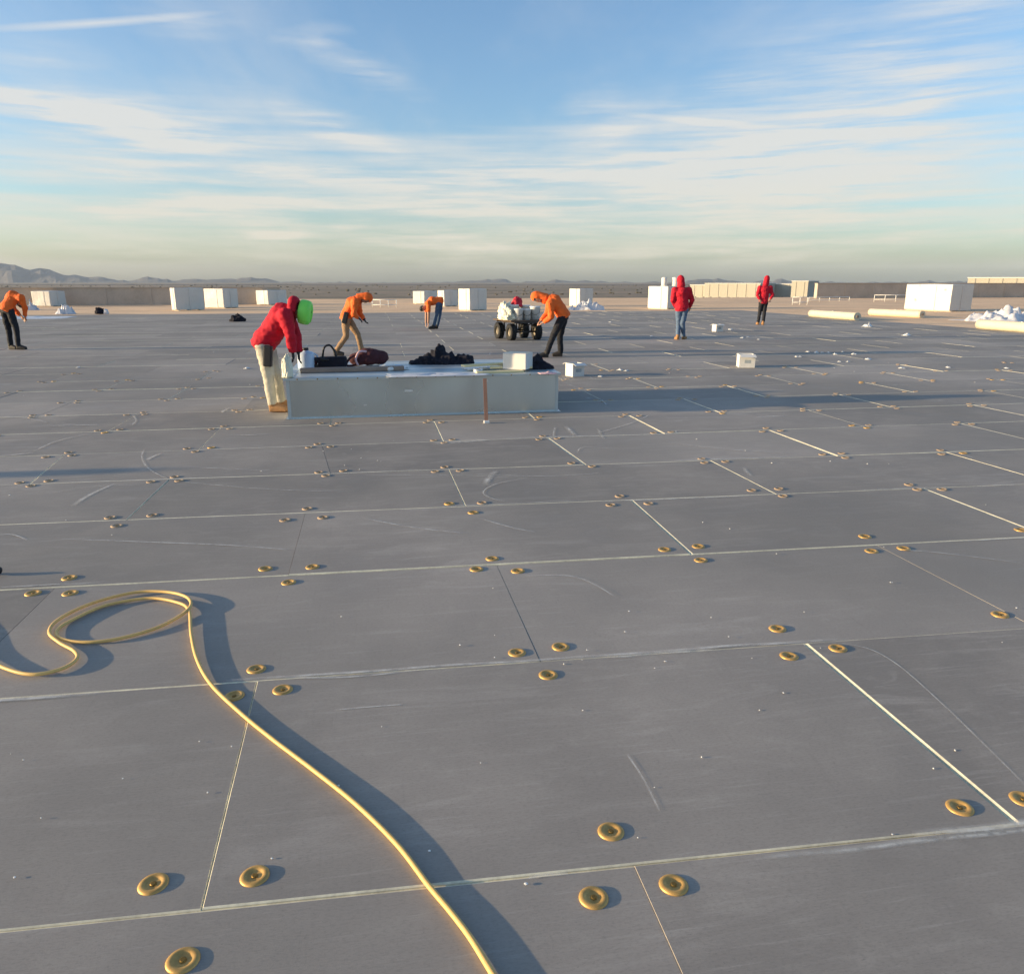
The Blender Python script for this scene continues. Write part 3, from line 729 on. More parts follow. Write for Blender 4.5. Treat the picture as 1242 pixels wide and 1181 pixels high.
# things lying on the curb
def on_box(name, label, cat, c, sx, sy, sz, mat, rz=A, bev=.01, extra=None):
    o = empty(name, c, rz); bm = bmesh.new(); box(bm, -sx / 2, sx / 2, -sy / 2, sy / 2, 0, sz, bev=bev); link('body', to_mesh(bm, 'body'), o, [mat])
    if extra: extra(o)
    return tag(o, label, cat)
def sub(o, name, mat, *bx, bev=0.0):
    bm = bmesh.new()
    for b in bx: box(bm, *b, bev=bev)
    return link(name, to_mesh(bm, name), o, [mat])
pl_ = top(427, 449)
on_box('plank', 'brown plank lying along the front of the curb top', 'plank', top(428, 450), 1.32, .14, .05, 'plank_brown', A + .05, .004)
# blue-white jug
jug = empty('jug', top(372, 447), A + .3)
bm = bmesh.new(); lathe(bm, [(.02, .0), (.105, .0), (.112, .02), (.112, .19), (.10, .215), (.04, .235), (.035, .25)], 22, cap_top=True, cap_bot=True); link('body', to_mesh(bm, 'body'), jug, ['jug_blue'])
bm = bmesh.new(); lathe(bm, [(.042, .245), (.042, .272), (.036, .276)], 16, cap_top=True, cap_bot=True); link('cap', to_mesh(bm, 'cap'), jug, ['black_plastic'])
bm = bmesh.new(); tube(bm, spline([(.10, 0, .06), (.145, 0, .07), (.15, 0, .16), (.10, 0, .20)], 5), .011, 8); link('handle', to_mesh(bm, 'handle', True), jug, ['jug_blue'])
tag(jug, 'pale blue plastic jug on the curb corner beside the worker in the green hat', 'jug')
# cream paper bag next to it
heap('paper_bag', 'upright cream paper bag on the curb corner', 'bag', top(349, 458), (.065, .07, .26), 'sack_cream', 4, 0, .22)
# cordless driver
drv = empty('screw_gun', top(389, 447), A - .4)
bm = bmesh.new(); tube(bm, [(-.13, 0, .12), (-.10, 0, .12), (.05, 0, .12), (.07, 0, .12), (.12, 0, .12)], [.012, .03, .034, .022, .008], 12); link('body', to_mesh(bm, 'body', True), drv, ['black_plastic'])
bm = bmesh.new(); tube(bm, [(-.06, 0, .11), (-.075, 0, .05)], [.022, .02], 10); link('handle', to_mesh(bm, 'handle', True), drv, ['maroon_cloth'])
sub(drv, 'battery', 'black_plastic', (-.125, -.02, -.035, .035, 0, .055), bev=.006)
tag(drv, 'black cordless screw gun standing beside the blue jug', 'tool')
# tool bag
tb = empty('tool_bag', top(404, 446), A)
bm = bmesh.new(); b_ = box(bm, -.19, .19, -.11, .11, 0, .15, bev=.03)
for v in bm.verts: v.co.x += .02 * mnoise.noise(v.co * 9); v.co.z += .03 * mnoise.noise(v.co * 7 + Vector((4, 0, 0)))* (v.co.z > .05)
link('body', to_mesh(bm, 'body', True), tb, ['black_cloth'])
bm = bmesh.new(); tube(bm, spline([(-.13, 0, .14), (-.10, 0, .27), (-.03, .01, .30), (.02, .02, .24), (.05, .02, .15)], 6), .014, 8); link('handle', to_mesh(bm, 'handle', True), tb, ['black_plastic'])
tag(tb, 'open black tool bag with a raised handle on the curb', 'bag')
# maroon backpack
bp = empty('backpack', top(444, 443), A + .1)
bm = bmesh.new()
for (x, y, z, a, b, c) in ((.05, 0, .12, .20, .13, .12), (.20, .02, .10, .12, .12, .10), (-.10, .0, .09, .14, .11, .09)): ball(bm, Vector((x, y, z)), (a, b, c), 20)
link('pack_body', remeshed(bm, .014, 2, .012, 5, wscale=12), bp, ['maroon_cloth'])
bm = bmesh.new(); tube(bm, spline([(-.12, -.10, .16), (-.22, -.14, .12), (-.28, -.13, .03), (-.22, -.12, .012), (-.10, -.13, .03)], 6), [.016] * 25, 8); link('strap', to_mesh(bm, 'strap', True), bp, ['maroon_cloth'])
bm = bmesh.new(); tube(bm, spline([(.0, -.13, .2), (-.10, -.17, .2), (-.15, -.17, .10), (-.12, -.16, .02)], 6), .014, 8); link('strap', to_mesh(bm, 'strap', True), bp, ['pink_cloth'])
tag(bp, 'maroon backpack with loose straps on the curb', 'backpack')
sheet('paper_sheet', 'white paper sheets spread under the maroon backpack', 'paper', top(450, 447) + Vector((0, 0, .002)), .95, .42, 'paper_white', 3, .02, A)
# small tools and tubes
for (px, py, rz, lab) in ((470, 446, .5, 'white sealant tube lying beside the white paper sheets'), (478, 449, 1.1, 'white sealant tube lying closest to the black jackets'), (604, 446, -.3, 'white sealant tube lying behind the yellow foam strips')):
    tbq = empty('sealant_tube', top(px, py) + Vector((0, 0, .024)), rz)
    bm = bmesh.new(); tube(bm, [(-.11, 0, 0), (.10, 0, 0)], .025, 14); link('cartridge', to_mesh(bm, 'cartridge', True), tbq, ['paper_white'])
    bm = bmesh.new(); tube(bm, [(.098, 0, 0), (.115, 0, 0), (.20, 0, 0)], [.016, .010, .004], 10); link('nozzle', to_mesh(bm, 'nozzle', True), tbq, ['jug_blue'])
    tag(tbq, lab, 'tube')
tpr = empty('tape_roll', top(580, 452), 0)
bm = bmesh.new(); lathe(bm, [(.038, 0), (.062, 0), (.062, .05), (.038, .05), (.038, 0)], 24); link('tape', to_mesh(bm, 'tape'), tpr, ['galv_bright'])
bm = bmesh.new(); lathe(bm, [(.034, .001), (.0375, .001), (.0375, .049), (.034, .049), (.034, .001)], 24); link('core', to_mesh(bm, 'core'), tpr, ['plank_brown'])
tag(tpr, 'silver tape roll lying on the curb beside the black jackets', 'tape')
sheet('paper_sheet', 'torn white paper lying near the white carton', 'paper', top(585, 447) + Vector((0, 0, .002)), .5, .3, 'paper_white', 8, .03, .5)
# clothes
multi_heap('jacket_heap', 'heap of black jackets in the middle of the curb top', 'jacket', top(531, 441), [(-.14, 0, .13, .12, .12), (.02, .02, .12, .13, .22), (.14, 0, .11, .12, .14), (.36, .02, .12, .10, .12), (-.28, 0, .12, .09, .07), (.25, .0, .12, .08, .07), (.45, .0, .06, .07, .09)], 'black_cloth', 8, .45)
sheet('plastic_sheet', 'clear bluish plastic sheet draped over the curb front edge', 'plastic sheet', top(530, 455) + Vector((0, 0, .003)), 1.25, .34, 'sheet_white', 12, .035, A)
for i, (px, py, L, rz) in enumerate(((606, 452, .62, .1), (620, 449, .55, -.12), (590, 448, .7, .35))):
    o = on_box('foam_strip', ['yellow foam strip lying flat under the white carton', 'short yellow foam strip crossing under the white carton', 'thin yellow foam strip slanting towards the black jackets'][i], 'foam strip', top(px, py) + Vector((0, 0, .0 + i * .026)), L, .11, .025, 'strip_yellow', A + rz, .003)
def carton_bits(o):
    sub(o, 'flap', 'carton_white', (-.16, .16, -.13, .13, .201, .206)); sub(o, 'tape', 'strip_yellow', (-.161, .161, -.02, .02, .2065, .2085))
on_box('carton', 'white carton standing on yellow strips near the curb end', 'carton', top(628, 449) + Vector((0, 0, .024)), .32, .26, .20, 'carton_white', A - .55, .006, carton_bits)
multi_heap('glove_heap', 'black cloth lying beside the white carton', 'cloth', top(652, 447), [(0, 0, .13, .10, .15), (.12, 0, .09, .08, .07), (-.14, .1, .08, .06, .16)], 'black_cloth', 21, .4)
sheet('pink_rag', 'small pink rag near the curb corner', 'rag', top(664, 453), .22, .16, 'pink_cloth', 5, .03, .2, 16)
# copper strap leaning on the front
b0 = ground(590, 513); b1 = at(588, 459, b0.y + .16)
st = empty('metal_strap', b0, A)
d = b1 - b0; d = Matrix.Rotation(-A, 3, 'Z') @ d
bm = bmesh.new(); L = d.length; box(bm, -.022, .022, -.004, .004, 0, L, M=d.to_track_quat('Z', 'Y').to_matrix().to_4x4()); link('strap', to_mesh(bm, 'strap'), st, ['copper_strap'])
sub(st, 'foot', 'paper_white', (-.032, .032, -.03, .02, .0, .03), bev=.005)
tag(st, 'copper coloured strap leaning against the front of the curb', 'strap')

# ------------------------------------------------------------------ wrapped bundles on the tan deck
def bundle(label, x0, x1, x2, ybase, ytop, ratio, seed, prints=(), group='white wrapped bundles on the tan deck', zb=0.0):
    """left face spans x0..x1, right face x1..x2, near corner stands at (x1, ybase)"""
    c = ground(x1, ybase, zb - .012); pm = F / ((c.y * math.cos(TH)) + (CAMH - zb) * math.sin(TH))
    w1, w2 = max(.05, (x1 - x0) / pm), max(.05, (x2 - x1) / pm); a = math.atan((w2 / w1) * ratio); los = math.atan2(c.x, c.y)
    L1 = w1 / math.cos(a); L2 = w2 / math.sin(a); Hh = (at(x1, ytop, c.y).z - zb)
    # left face runs back-left from the corner, right face back-right; angles relative to the line of sight
    o = empty('wrapped_bundle', c, -los - a + math.pi / 2 + math.pi / 2 * 0)
    e1 = Vector((-math.cos(a), math.sin(a), 0)); e2 = Vector((math.sin(a), math.cos(a), 0)); Rl = Matrix.Rotation(-los, 3, 'Z')
    e1 = Rl @ e1; e2 = Rl @ e2; o.rotation_euler = (0, 0, math.atan2(e2.y, e2.x))
    # local +x = e2, local +y = e1 
    bm = bmesh.new(); z0 = .03; n = 10
    box(bm, 0, L2, 0, L1, z0, Hh, bev=.035)
    bmesh.ops.subdivide_edges(bm, edges=[e for e in bm.edges if e.calc_length() > .4], cuts=5, use_grid_fill=True)
    for v in bm.verts:
        q = v.co * 1.6 + Vector((seed * 7.1, 0, 0)); v.co += Vector((mnoise.noise(q), mnoise.noise(q + Vector((9, 0, 0))), mnoise.noise(q + Vector((0, 9, 0))))) * .018
    link('wrap', to_mesh(bm, 'wrap', False), o, ['wrap_white'])
    for f in (.12, .5, .88):
        sub(o, 'runner', 'sack_cream', (L2 * f - .06, L2 * f + .06, .03, L1 - .03, 0, z0 + .02))
    sub(o, 'band', 'carton_white', (-.024, -.018, L1 * .33 - .02, L1 * .33 + .02, z0, Hh - .03), (L2 * .5 - .02, L2 * .5 + .02, -.024, -.018, z0, Hh - .03))
    for (fy, fz, sw, sh) in prints: sub(o, 'printed_mark', 'print_grey', (-.030, -.026, L1 * (1 - fy) - sw / 2, L1 * (1 - fy) + sw / 2, Hh * fz - sh / 2, Hh * fz + sh / 2))
    return tag(o, label, 'bundle', group)
bundle('white wrapped bundle beside the crumpled plastic, near the mountains', 43, 62, 79, 372, 353, 1.0, 1)
bundle('tall white bundle, broad face shaded, one of the pair before the parapet', 209, 214, 247, 377, 349, .3, 2)
bundle('white bundle with a sunlit left face, right beside the tall shaded one', 250, 272, 289, 374, 350, 1.2, 3)
bundle('white bundle partly behind the red hooded worker with the green hat', 312, 326, 348, 370, 352, .6, 4)
bundle('small white bundle behind the worker bending to the ground', 501, 515, 531, 369, 353, .6, 5)
bundle('white bundle with a shaded broad face, next to the tallest middle bundle', 531, 539, 556, 372, 352, .5, 6)
bundle('tallest middle white bundle beside the worker bending to the ground', 556, 570, 591, 377, 350, .7, 7)
bundle('white bundle standing behind a crumpled white sheet and the orange hooded worker', 690, 703, 719, 372, 350, .8, 8)
bundle('tall white bundle next to the red hooded worker in jeans', 785, 809, 820, 375, 347, 2.2, 9)
bundle('largest white bundle with printed marks in front of the dark parapet', 1099, 1151, 1174, 378, 344.5, 2.4, 10, ((.24, .40, .13, .12), (.86, .80, .14, .09), (.30, .95, .1, .05), (.70, .5, .5, .012)))
# two white upright tanks behind
for (x0, x1, lab) in ((801, 808, 'slim white upright tank behind the tall bundle'), (813.5, 822, 'white upright tank partly behind the red hooded worker in jeans')):
    c = ground((x0 + x1) / 2, 367, -.012); r_ = (x1 - x0) / 2 / F * c.y * .97; h = at(x0, 336, c.y).z
    o = empty('tank', c); bm = bmesh.new(); lathe(bm, [(r_, 0), (r_, h * .93), (r_ * .9, h * .98), (r_ * .3, h)], 22, cap_top=True, cap_bot=True); link('shell', to_mesh(bm, 'shell'), o, ['pipe_white'])
    for f in (.3, .65):
        bm = bmesh.new(); lathe(bm, [(r_ + .002, h * f), (r_ + .03, h * f + .01), (r_ + .03, h * f + .05), (r_ + .002, h * f + .06)], 22); link('hoop', to_mesh(bm, 'hoop'), o, ['pipe_white'])
    tag(o, lab, 'tank')
# low white guard frames
def frame(label, px0, px1, yb, h, n, dy=0.0):
    a = ground(px0, yb, -.012); b = ground(px1, yb - dy, -.012); o = empty('guard_frame', a); d = b - a
    for i in range(n):
        p = d * (i / (n - 1)); bm = bmesh.new(); tube(bm, [p, p + Vector((0, 0, h))], .03, 8); link('post', to_mesh(bm, 'post'), o, ['pipe_white'])
    for z in (h, h * .35):
        bm = bmesh.new(); tube(bm, [Vector((0, 0, z)), d + Vector((0, 0, z))], .028, 8); link('rail', to_mesh(bm, 'rail'), o, ['pipe_white'])
    return tag(o, label, 'frame')
frame('low white rail frame on the deck behind the red hooded worker in black trousers', 961, 979, 370, .55, 3)
frame('long thin white rail running toward the dark parapet', 981, 1030, 366, .35, 5, 1)
frame('thin white rail behind the orange hooded worker in tan trousers', 452, 481, 373, .50, 4)
frame('low white rail between the large bundle and the parapet', 1060, 1112, 366, .55, 5)

# ------------------------------------------------------------------ membrane rolls
def roll(label, p0, p1, r_):
    a = ground(*p0, r_); b = ground(*p1, r_); d = b - a; c = (a + b) / 2; c.z = 0
    o = empty('membrane_roll', Vector((c.x, c.y, -.012 if UV(c)[0] > U_RIGHT or UV(c)[1] > V_FAR else 0)), math.atan2(d.y, d.x)); L = d.length
    bm = bmesh.new(); n = 14
    tube(bm, [(-L / 2 + L * i / n, 0, r_ - .004 + .004 * mnoise.noise(Vector((i * .7, r_, L)))) for i in range(n + 1)], [r_ * (1 + .015 * mnoise.noise(Vector((i * 1.3, L, 2)))) for i in range(n + 1)], 26)
    link('membrane', to_mesh(bm, 'membrane'), o, ['roll_cream'])
    for s in (-1, 1):
        bm = bmesh.new(); tube(bm, [(s * (L / 2 - .1), 0, r_), (s * (L / 2 + .04), 0, r_)], r_ * .32, 14); link('core', to_mesh(bm, 'core'), o, ['plank_brown'])
    sub(o, 'tape', 'carton_white', (-.03, .03, -r_ * .3, r_ * .3, 2 * r_ - .012, 2 * r_ + .004))
    return tag(o, label, 'roll')
roll('cream membrane roll lying at the deck edge, farther from the crumpled plastic', (984, 380), (1040, 384), .17)
roll('cream membrane roll lying in front of the largest bundle', (1056, 378), (1119, 381), .17)
roll('cream membrane roll lying in front of the crumpled white plastic', (1188, 393), (1300, 401), .17)
sheet('plastic_wrap', 'big pile of crumpled white plastic beside the largest bundle', 'plastic', ground(1222, 389, -.012) , 3.9, 2.2, 'sheet_white', 31, .95, .1, 70)
sheet('plastic_wrap', 'crumpled white sheet in front of the bundle behind the cart', 'plastic', ground(712, 376, -.012), 2.1, 1.0, 'sheet_white', 32, .95, .05, 50, 1.4)
sheet('plastic_wrap', 'flat white sheet spread by the worker in orange and black', 'plastic', ground(10, 386, -.012) + Vector((0, 0, .014)), 5.2, 2.6, 'sheet_white', 33, .10, A, 50)
sheet('plastic_wrap', 'small crumpled white plastic near the flat white sheet', 'plastic', ground(80, 381, -.012) + Vector((0, 0, .012)), 1.0, .8, 'sheet_white', 34, .75, .3, 30)
sheet('plastic_wrap', 'thin white crumpled strip behind the worker in orange and black', 'plastic', ground(38, 376, -.012), .9, .8, 'sheet_white', 39, .8, .3, 30)
# bags on the roof
heap('duffel_bag', 'black duffel bag lying on the boards near the bundle pair', 'bag', ground(288, 390), (.30, .18, .26), 'black_cloth', 41, .1, .35)
heap('tool_pouch', 'small black and brown pouch on the deck edge', 'pouch', ground(121, 381), (.22, .15, .28), 'black_cloth', 42, .1, .3)
heap('rag', 'small white rag next to the small black pouch', 'rag', ground(129, 381), (.12, .12, .22), 'sheet_white', 43, .1, .3)
# buckets / cartons standing about
def crate(label, px, py, w_, h, rz, tilt=0.0):
    o = empty('open_carton', ground(px, py), rz); t_ = .012
    sub(o, 'bottom', 'carton_white', (-w_ / 2, w_ / 2, -w_ / 2, w_ / 2, 0, t_))
    for b in ((-w_ / 2, -w_ / 2 + t_, -w_ / 2, w_ / 2, t_, h), (w_ / 2 - t_, w_ / 2, -w_ / 2, w_ / 2, t_, h), (-w_ / 2 + t_, w_ / 2 - t_, -w_ / 2, -w_ / 2 + t_, t_, h), (-w_ / 2 + t_, w_ / 2 - t_, w_ / 2 - t_, w_ / 2, t_, h)): sub(o, 'side', 'carton_white', b)
    for s in (-1, 1):
        bm = bmesh.new(); box(bm, -w_ / 2, w_ / 2, 0, w_ * .42, 0, .006, M=Matrix.Translation((0, s * w_ / 2, h)) @ Matrix.Rotation(0 if s > 0 else math.pi, 4, 'Z') @ Matrix.Rotation(-.35, 4, 'X')); link('flap', to_mesh(bm, 'flap'), o, ['carton_white'])
    sub(o, 'printed_label', 'print_grey', (-.05, .06, -w_ / 2 - .003, -w_ / 2 - .001, h * .35, h * .6))
    return tag(o, label, 'carton')
crate('white open carton on the boards near the orange hooded worker in black', 697, 456, .24, .23, .5)
crate('white carton alone on the boards, with a printed side', 904, 445, .30, .25, -.1)
crate('small white open carton on the boards near the red hooded worker in jeans', 870, 402, .26, .24, .3)
# scraps and crumbs
for (px, py, s) in ((966, 433, .09), (980, 427, .10), (990, 428, .14), (997, 428, .08), (1005, 428, .1), (1013, 430, .12), (1022, 427, .06), (1036, 430, .12), (1053, 436, .16), (1018, 439, .09), (1029, 439, .08), (900, 410, .12), (907, 409, .1), (920, 412, .08),
                    (752, 449, .11), (760, 450, .09), (728, 457, .08), (970, 433, .1), (300, 447, .13), (95, 446, .09), (1094, 447, .12), (1150, 446, .1), (1221, 447, .1), (790, 408, .1), (740, 391, .12), (886, 400, .2), (1052, 396, .5), (1100, 407, .3)):
    sheet('foam_scrap', 'small scrap of white foam or paper littering the grey boards', 'scrap', ground(px, py) + Vector((0, 0, .003)), s, s * .7, 'paper_white', int(px), s * .45, rnd.uniform(0, 3), 8)['group'] = 'white scraps on the boards'
bm = bmesh.new()
crumb_px = [(583, 926), (521, 1033), (463, 882), (912, 799), (763, 742), (598, 714), (600, 771), (558, 783), (600, 798), (706, 801), (684, 806), (712, 789), (794, 811), (807, 803), (149, 945), (252, 962), (18, 1065), (50, 993), (13, 915), (1049, 842), (950, 841), (921, 862),
            (1082, 707), (1233, 738), (242, 900), (281, 906), (330, 1042), (638, 1073), (317, 572), (12, 601), (418, 565), (438, 556), (458, 559), (462, 560), (436, 570), (936, 562), (904, 547), (1052, 563), (1078, 563), (1007, 560), (885, 642), (1080, 707), (1072, 664), (820, 524), (845, 533)]
for _ in range(35):
    y = 440 + 600 * rnd.random() ** 2.6; crumb_px.append((rnd.uniform(0, 1242), y))
for (x, y) in crumb_px:
    g = ground(x, y); s = rnd.uniform(.0014, .0034) * (1 + .14 * g.y)
    if in_curb(*UV(g)): continue
    bmesh.ops.create_icosphere(bm, subdivisions=1, radius=s, matrix=Matrix.Translation((g.x, g.y, .003 + s * .5)) @ Matrix.Diagonal((rnd.uniform(.6, 1.7), rnd.uniform(.6, 1.5), rnd.uniform(.35, .8), 1)))
o = link('foam_crumbs', to_mesh(bm, 'foam_crumbs'), None, ['paper_white']); o['kind'] = 'stuff'; o['label'] = 'white foam crumbs strewn over the boards'; o['category'] = 'crumbs'
# black tool at the left edge of the view
tl = empty('pry_tool', ground(-4, 698)); 
bm = bmesh.new(); tube(bm, spline([(-.5, -.02, .02), (-.2, 0, .022), (-.04, .0, .03), (.012, 0, .032)], 5), [.014] * 12 + [.02] * 4, 10); link('handle', to_mesh(bm, 'handle', True), tl, ['black_plastic'])
bm = bmesh.new(); tube(bm, [(.008, 0, .03), (.024, 0, .03), (.03, 0, .028)], [.022, .022, .012], 12); link('grip_end', to_mesh(bm, 'grip_end', True), tl, ['black_plastic'])
tag(tl, 'black tool handle lying on the boards near the hose coil', 'tool')

# ------------------------------------------------------------------ wheeled cart
cw = ground(628, 411); pmc = F / (cw.y * math.cos(TH) + CAMH * math.sin(TH))
cart = empty('utility_cart', cw, .42); cart.scale = (.88, .88, .88)
W_, L_ = .92, 1.5           # track and length; local x across, y along
bm = bmesh.new(); box(bm, -W_ / 2 - .12, W_ / 2 + .12, -L_ / 2, L_ / 2, .60, .645, bev=.01); link('deck', to_mesh(bm, 'deck'), cart, ['deck_brown'])
fr = sub(cart, 'frame', 'cart_frame', (-.30, -.25, -L_ / 2, L_ / 2, .53, .597), (.25, .30, -L_ / 2, L_ / 2, .53, .597), (-W_ / 2, W_ / 2, -L_ / 2 + .0, -L_ / 2 + .05, .54, .596), (-W_ / 2, W_ / 2, L_ / 2 - .05, L_ / 2, .54, .596))
for y in (-L_ / 2 + .25, L_ / 2 - .25):
    bm = bmesh.new(); tube(bm, [(-W_ / 2, y, .26), (W_ / 2, y, .26)], .03, 10); tube(bm, [(-.26, y, .28), (-.28, y, .54)], .025, 8); tube(bm, [(.26, y, .28), (.28, y, .54)], .025, 8); link('axle', to_mesh(bm, 'axle', True), cart, ['cart_frame'])
bm = bmesh.new(); tube(bm, [(-.42, -L_ / 2 + .25, .28), (.28, -L_ / 2 + .25, .52)], .022, 8); link('brace', to_mesh(bm, 'brace', True), cart, ['cart_frame'])
for sx in (-1, 1):
    for y in (-L_ / 2 + .25, L_ / 2 - .25):
        wh = empty('wheel', (sx * W_ / 2, y, .26)); wh.parent = cart
        Ry = Matrix.Rotation(math.pi / 2, 4, 'Y')
        bm = bmesh.new(); lathe(bm, [(.14, -.085), (.21, -.10), (.248, -.085), (.258, -.05), (.262, 0), (.258, .05), (.248, .085), (.21, .10), (.14, .085)], 28, M=Ry)
        for k in range(24):
            a = 2 * math.pi * k / 24
            for s in (-1, 1): box(bm, .250, .274, -.016, .016, (-.085 if s < 0 else .008), (-.008 if s < 0 else .085), M=Ry @ Matrix.Rotation(a + (.06 if s > 0 else -.06), 4, 'Z'))
        link('tyre', to_mesh(bm, 'tyre'), wh, ['tyre_rubber'])
        bm = bmesh.new(); lathe(bm, [(.0, -.05), (.05, -.06), (.12, -.03), (.145, -.075), (.145, .075), (.12, .03), (.05, .06), (.0, .05)], 20, M=Ry); link('rim', to_mesh(bm, 'rim'), wh, ['rim_metal'])
bm = bmesh.new(); tube(bm, spline([(0, L_ / 2, .56), (0, L_ / 2 + .3, .5), (0, L_ / 2 + .75, .62)], 5), .02, 8); link('tow_bar', to_mesh(bm, 'tow_bar', True), cart, ['cart_frame'])
tag(cart, 'dark four-wheeled cart with fat tyres loaded with white buckets and bags', 'cart')
CM = Matrix.Translation(cw) @ Matrix.Rotation(.42, 4, 'Z') @ Matrix.Scale(.88, 4)
def bucket(label, x, y, s=1.0):
    o = empty('bucket', CM @ Vector((x, y, .643))); bm = bmesh.new(); lathe(bm, [(.02, 0), (.125 * s, 0), (.145 * s, .36 * s), (.148 * s, .362 * s)], 22, cap_bot=True); link('body', to_mesh(bm, 'body'), o, ['bucket_white'])
    bm = bmesh.new(); lathe(bm, [(.152 * s, .34 * s), (.158 * s, .345 * s), (.158 * s, .375 * s), (.13 * s, .378 * s), (0.01, .372 * s)], 22, cap_top=True); link('lid', to_mesh(bm, 'lid'), o, ['bucket_white'])
    bm = bmesh.new(); tube(bm, spline([(-.15 * s, 0, .30 * s), (-.12 * s, -.11 * s, .2 * s), (0, -.15 * s, .14 * s), (.12 * s, -.11 * s, .2 * s), (.15 * s, 0, .30 * s)], 5), .005, 6); link('handle', to_mesh(bm, 'handle', True), o, ['rim_metal'])
    return tag(o, label, 'bucket', 'white buckets on the cart')
bucket('white lidded bucket at the front of the cart, beside the cream sack', -.22, -.55, .85); bucket('white lidded bucket in the middle of the cart front', .1, -.5, .8); bucket('white lidded bucket at the cart side next to the orange hooded worker', .42, -.45)
bucket('white lidded bucket at the rear of the cart under the red bundle', -.1, .1, 1.1); bucket('white lidded bucket at the rear side of the cart', .35, .2, 1.05)
heap('sack', 'cream sack slumped over the cart edge', 'sack', CM @ Vector((-.50, -.3, .643)), (.17, .24, .26), 'sack_cream', 51, .4, .45)
heap('sack', 'pale sack on top of the cart load', 'sack', CM @ Vector((-.35, .15, .643)), (.20, .22, .44), 'sack_cream', 52, .4, .4)
heap('bundle', 'red cloth bundle atop the white buckets on the cart', 'bundle', CM @ Vector((.02, .12, 1.04)), (.16, .16, .26), 'red_bundle', 53, 0, .22)

